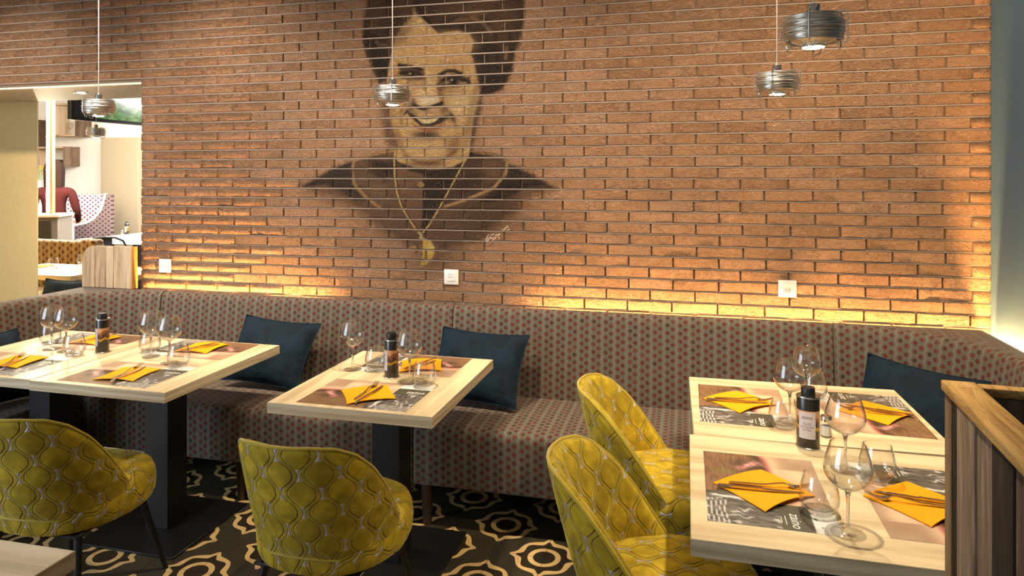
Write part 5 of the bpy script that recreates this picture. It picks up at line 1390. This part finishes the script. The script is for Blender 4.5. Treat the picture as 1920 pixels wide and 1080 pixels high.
# box shelves on the far wall
def box_shelf(u0, u1, v0_, v1_, label, y=9.49):
    a, b = aty(u0, v1_, y), aty(u1, v0_, y)
    t = thing('box_shelf', label, 'shelf', ((a.x + b.x) / 2, y, a.z), 0, 'wooden box shelves')
    hx, hh = (b.x - a.x) / 2, b.z - a.z
    D = .30
    MB().bbox(-hx, -hx + .03, -D, 0, 0, hh, .002, 1).obj('side_board', MT['plank_pale'], t)
    MB().bbox(hx - .03, hx, -D, 0, 0, hh, .002, 1).obj('side_board', MT['plank'], t)
    MB().bbox(-hx + .031, hx - .031, -D, 0, 0, .03, .002, 1).obj('bottom_board', MT['plank_pale'], t)
    MB().bbox(-hx + .031, hx - .031, -D, 0, hh - .03, hh, .002, 1).obj('top_board', MT['plank_pale'], t)
    return (a.x + b.x) / 2, y, a.z, hx
sx_, sy_, sz_, hx_ = box_shelf(94, 150, 276, 312, 'wooden box shelf holding a lying bottle')
t = thing('wine_bottle', 'dark wine bottle lying in the lower box shelf', 'bottle', (sx_ + .05, sy_ - .15, sz_ + .072))
rot = Matrix.Rotation(PI / 2, 4, 'Y')
MB().lathe([(.0005, -.15), (.038, -.148), (.04, -.14), (.04, .03), (.03, .06), (.014, .09), (.014, .15)], 20, cap1=True).xf(rot).obj('body', MT['wine'], t)
MB().lathe([(.0155, .11), (.0155, .152), (.0005, .153)], 14).xf(rot).obj('foil', MT['black'], t)
sx_, sy_, sz_, hx_ = box_shelf(128, 172, 196, 258, 'wooden box shelf half hidden below the television')
p2 = (sx_ - .05, sy_ - .15, sz_ + .0315); place('wine_glass', (('foot', wf), ('stem', wst), ('bowl', wb)), 'wine glass inside the upper box shelf', 'wine glass', p2, 0, 'stemmed wine glasses')
box_shelf(40, 89, 226, 294, 'wooden box shelf behind the light column')
# corridor niche at the right of the far wall
struct(MB().box(-5.6, -5.5, 9.702, 10.8, 0, CZ).box(-6.2, -4.5, 10.8, 10.9, 0, CZ).obj('wall_niche', MT['cream'], smooth=False))
nl = aty(206, 300, 9.49).x
struct(MB().bbox(nl, nl + .75, 9.30, 9.498, 0, 2.25, .004, 1).obj('trim_2', plain('beige_panel', (166, 154, 130), .6)))['label'] = 'beige corner panel on the far wall'
struct(MB().bbox(nl + .752, nl + 2.4, 9.42, 9.498, 0, 2.25, .004, 1).obj('door_1', plain('pale_door', (190, 176, 154), .5)))['label'] = 'pale door panel on the far wall'
# flowers
p_ = far(70, 330, 9.45)
t = thing('flower_vase', 'yellow flowers in a vase beside the light column', 'vase', (p_.x, p_.y, 0))
MB().bbox(-.15, .15, -.15, .15, 0, 1.30, .005, 1).obj('stand', MT['white'], t)
MB().lathe([(.0005, 1.301), (.05, 1.301), (.065, 1.38), (.035, 1.5), (.045, 1.55)], 20).obj('vase', MT['white'], t)
r_ = random.Random(5)
for k in range(12):
    a, b = r_.uniform(0, 6.28), r_.uniform(.02, .12)
    hx_, hy_, hz_ = b * math.cos(a), b * math.sin(a), 1.66 + r_.uniform(-.05, .08)
    MB().tube([(0, 0, 1.5), (hx_, hy_, hz_)], .003, 4).obj('stem', plain('stem_green', (90, 120, 40), .7) if k == 0 else bpy.data.materials['stem_green'], t)
    mb = MB()
    for q in range(7):
        e = q * 2 * PI / 7; mb.add([(hx_, hy_, hz_), (hx_ + .03 * math.cos(e - .4), hy_ + .03 * math.sin(e - .4), hz_ + .012), (hx_ + .05 * math.cos(e), hy_ + .05 * math.sin(e), hz_ + .02), (hx_ + .03 * math.cos(e + .4), hy_ + .03 * math.sin(e + .4), hz_ + .012)], [(0, 1, 2, 3)])
    mb.obj('blossom', MT['flower'], t)

# person standing in the room behind, turned away
def person():
    J = {'pel': (0, 0, .96), 'sp': (0, .01, 1.14), 'ch': (0, .0, 1.30), 'nk': (0, .01, 1.44), 'hd0': (0, .02, 1.53), 'hd': (0, .03, 1.64), 'hd2': (0, .02, 1.72),
         'ls': (-.185, 0, 1.385), 'le': (-.24, .03, 1.12), 'lw': (-.20, .20, .99), 'lh': (-.17, .27, .99), 'rs': (.185, 0, 1.385), 're': (.24, .03, 1.12), 'rw': (.20, .20, .99), 'rh': (.17, .27, .99),
         'lp': (-.09, 0, .90), 'lk': (-.10, .02, .50), 'la': (-.10, -.01, .09), 'lt': (-.11, .14, .04), 'rp': (.09, 0, .90), 'rk': (.10, .02, .50), 'ra': (.10, -.01, .09), 'rt': (.11, .14, .04)}
    R = {'pel': .15, 'sp': .125, 'ch': .145, 'nk': .055, 'hd0': .07, 'hd': .092, 'hd2': .07, 'ls': .065, 'le': .045, 'lw': .032, 'lh': .035, 'rs': .065, 're': .045, 'rw': .032, 'rh': .035,
         'lp': .095, 'lk': .06, 'la': .042, 'lt': .035, 'rp': .095, 'rk': .06, 'ra': .042, 'rt': .035}
    E_ = [('pel', 'sp'), ('sp', 'ch'), ('ch', 'nk'), ('nk', 'hd0'), ('hd0', 'hd'), ('hd', 'hd2'), ('ch', 'ls'), ('ls', 'le'), ('le', 'lw'), ('lw', 'lh'), ('ch', 'rs'), ('rs', 're'), ('re', 'rw'), ('rw', 'rh'),
          ('pel', 'lp'), ('lp', 'lk'), ('lk', 'la'), ('la', 'lt'), ('pel', 'rp'), ('rp', 'rk'), ('rk', 'ra'), ('ra', 'rt')]
    keys = list(J); vs = [J[k] for k in keys]; es = [(keys.index(a), keys.index(b)) for a, b in E_]; rad = [R[k] for k in keys]
    for s_ in (-1, 1):                          # five fingers on each hand
        hi = keys.index('lh' if s_ < 0 else 'rh'); hx, hy, hz__ = vs[hi]
        for f, (dx, ln, dz) in enumerate(((-.030, .07, 0), (-.010, .08, .004), (.010, .075, .004), (.028, .06, 0))):
            vs += [(hx + dx, hy + .035, hz__ + dz), (hx + dx * 1.1, hy + .035 + ln * .55, hz__ + dz - .004), (hx + dx * 1.1, hy + .03 + ln, hz__ + dz - .022)]
            b = len(vs) - 3; es += [(hi, b), (b, b + 1), (b + 1, b + 2)]; rad += [.010, .0085, .007]
        vs += [(hx - s_ * .042, hy + .0, hz__ - .006), (hx - s_ * .055, hy + .035, hz__ - .012)]
        b = len(vs) - 2; es += [(hi, b), (b, b + 1)]; rad += [.011, .009]
    me = bpy.data.meshes.new('body'); me.from_pydata(vs, es, [])
    o = bpy.data.objects.new('body', me); C.objects.link(o)
    o.modifiers.new('skin', 'SKIN'); sv = me.skin_vertices[0].data
    for i, r in enumerate(rad): sv[i].radius = (r, r * (.72 if i in (0, 1, 2) else 1.0))
    sv[0].use_root = True
    sb = o.modifiers.new('sub', 'SUBSURF'); sb.levels = 2; sb.render_levels = 2
    dg = bpy.context.evaluated_depsgraph_get(); dg.update()
    nm = bpy.data.meshes.new_from_object(o.evaluated_get(dg))
    bpy.data.objects.remove(o)
    nm.name = 'body'; nm.materials.clear()
    for m_ in ('skin', 'shirt', 'trouser', 'black'): nm.materials.append(MT[m_])
    for p in nm.polygons:
        c = p.center; arm = c.y > .13
        p.material_index = 3 if c.z < .10 else 2 if (c.z < .95 and not arm and abs(c.x) < .2) else 1 if (c.z < 1.44 and c.y < .17) else 0
        p.use_smooth = True
    t = thing('person', 'person in a burgundy top standing behind the light column', 'person', (0, 0, 0))
    b = bpy.data.objects.new('body', nm); C.objects.link(b); b.parent = t
    # long dark hair, open at the face
    def hr(a, b_):
        q = -PI * .80 + 1.6 * PI * a - PI / 2
        z = 1.43 + .35 * b_
        r = .116 * math.sqrt(max(0.0, 1 - max(0, (b_ - .5) / .5) ** 2.4)) + .010 * math.sin(9 * q) * (1 - b_) - .02 * (1 - b_)
        return ((r * math.cos(q), .015 + r * 1.05 * math.sin(q), z),)
    MB().grid(36, 18, hr).obj('hair', MT['hair'], t)
    for s_ in (-1, 1):
        MB().lathe([(.0005, -.012), (.009, -.008), (.012, 0), (.009, .008), (.0005, .012)], 10, (s_ * .035, .118, 1.645)).obj('eye', MT['plastic'], t)
        MB().lathe([(.0005, -.02), (.010, -.014), (.012, 0), (.010, .016), (.0005, .024)], 8, (s_ * .096, .02, 1.635)).obj('ear', MT['skin'], t)
    MB().tube([(0, .112, 1.655), (0, .135, 1.618), (0, .118, 1.61)], [.008, .014, .008], 8).obj('nose', MT['skin'], t)
    MB().tube([(-.026, .106, 1.583), (0, .117, 1.578), (.026, .106, 1.583)], [.003, .006, .003], 6).obj('mouth', plain('lips', (150, 70, 66), .6), t)
    return t
pp = person(); p_ = far(101, 400, 8.75); pp.location = (p_.x, p_.y, 0); pp.rotation_euler = (0, 0, .5); pp.scale = (1.06, 1.06, 1.03)
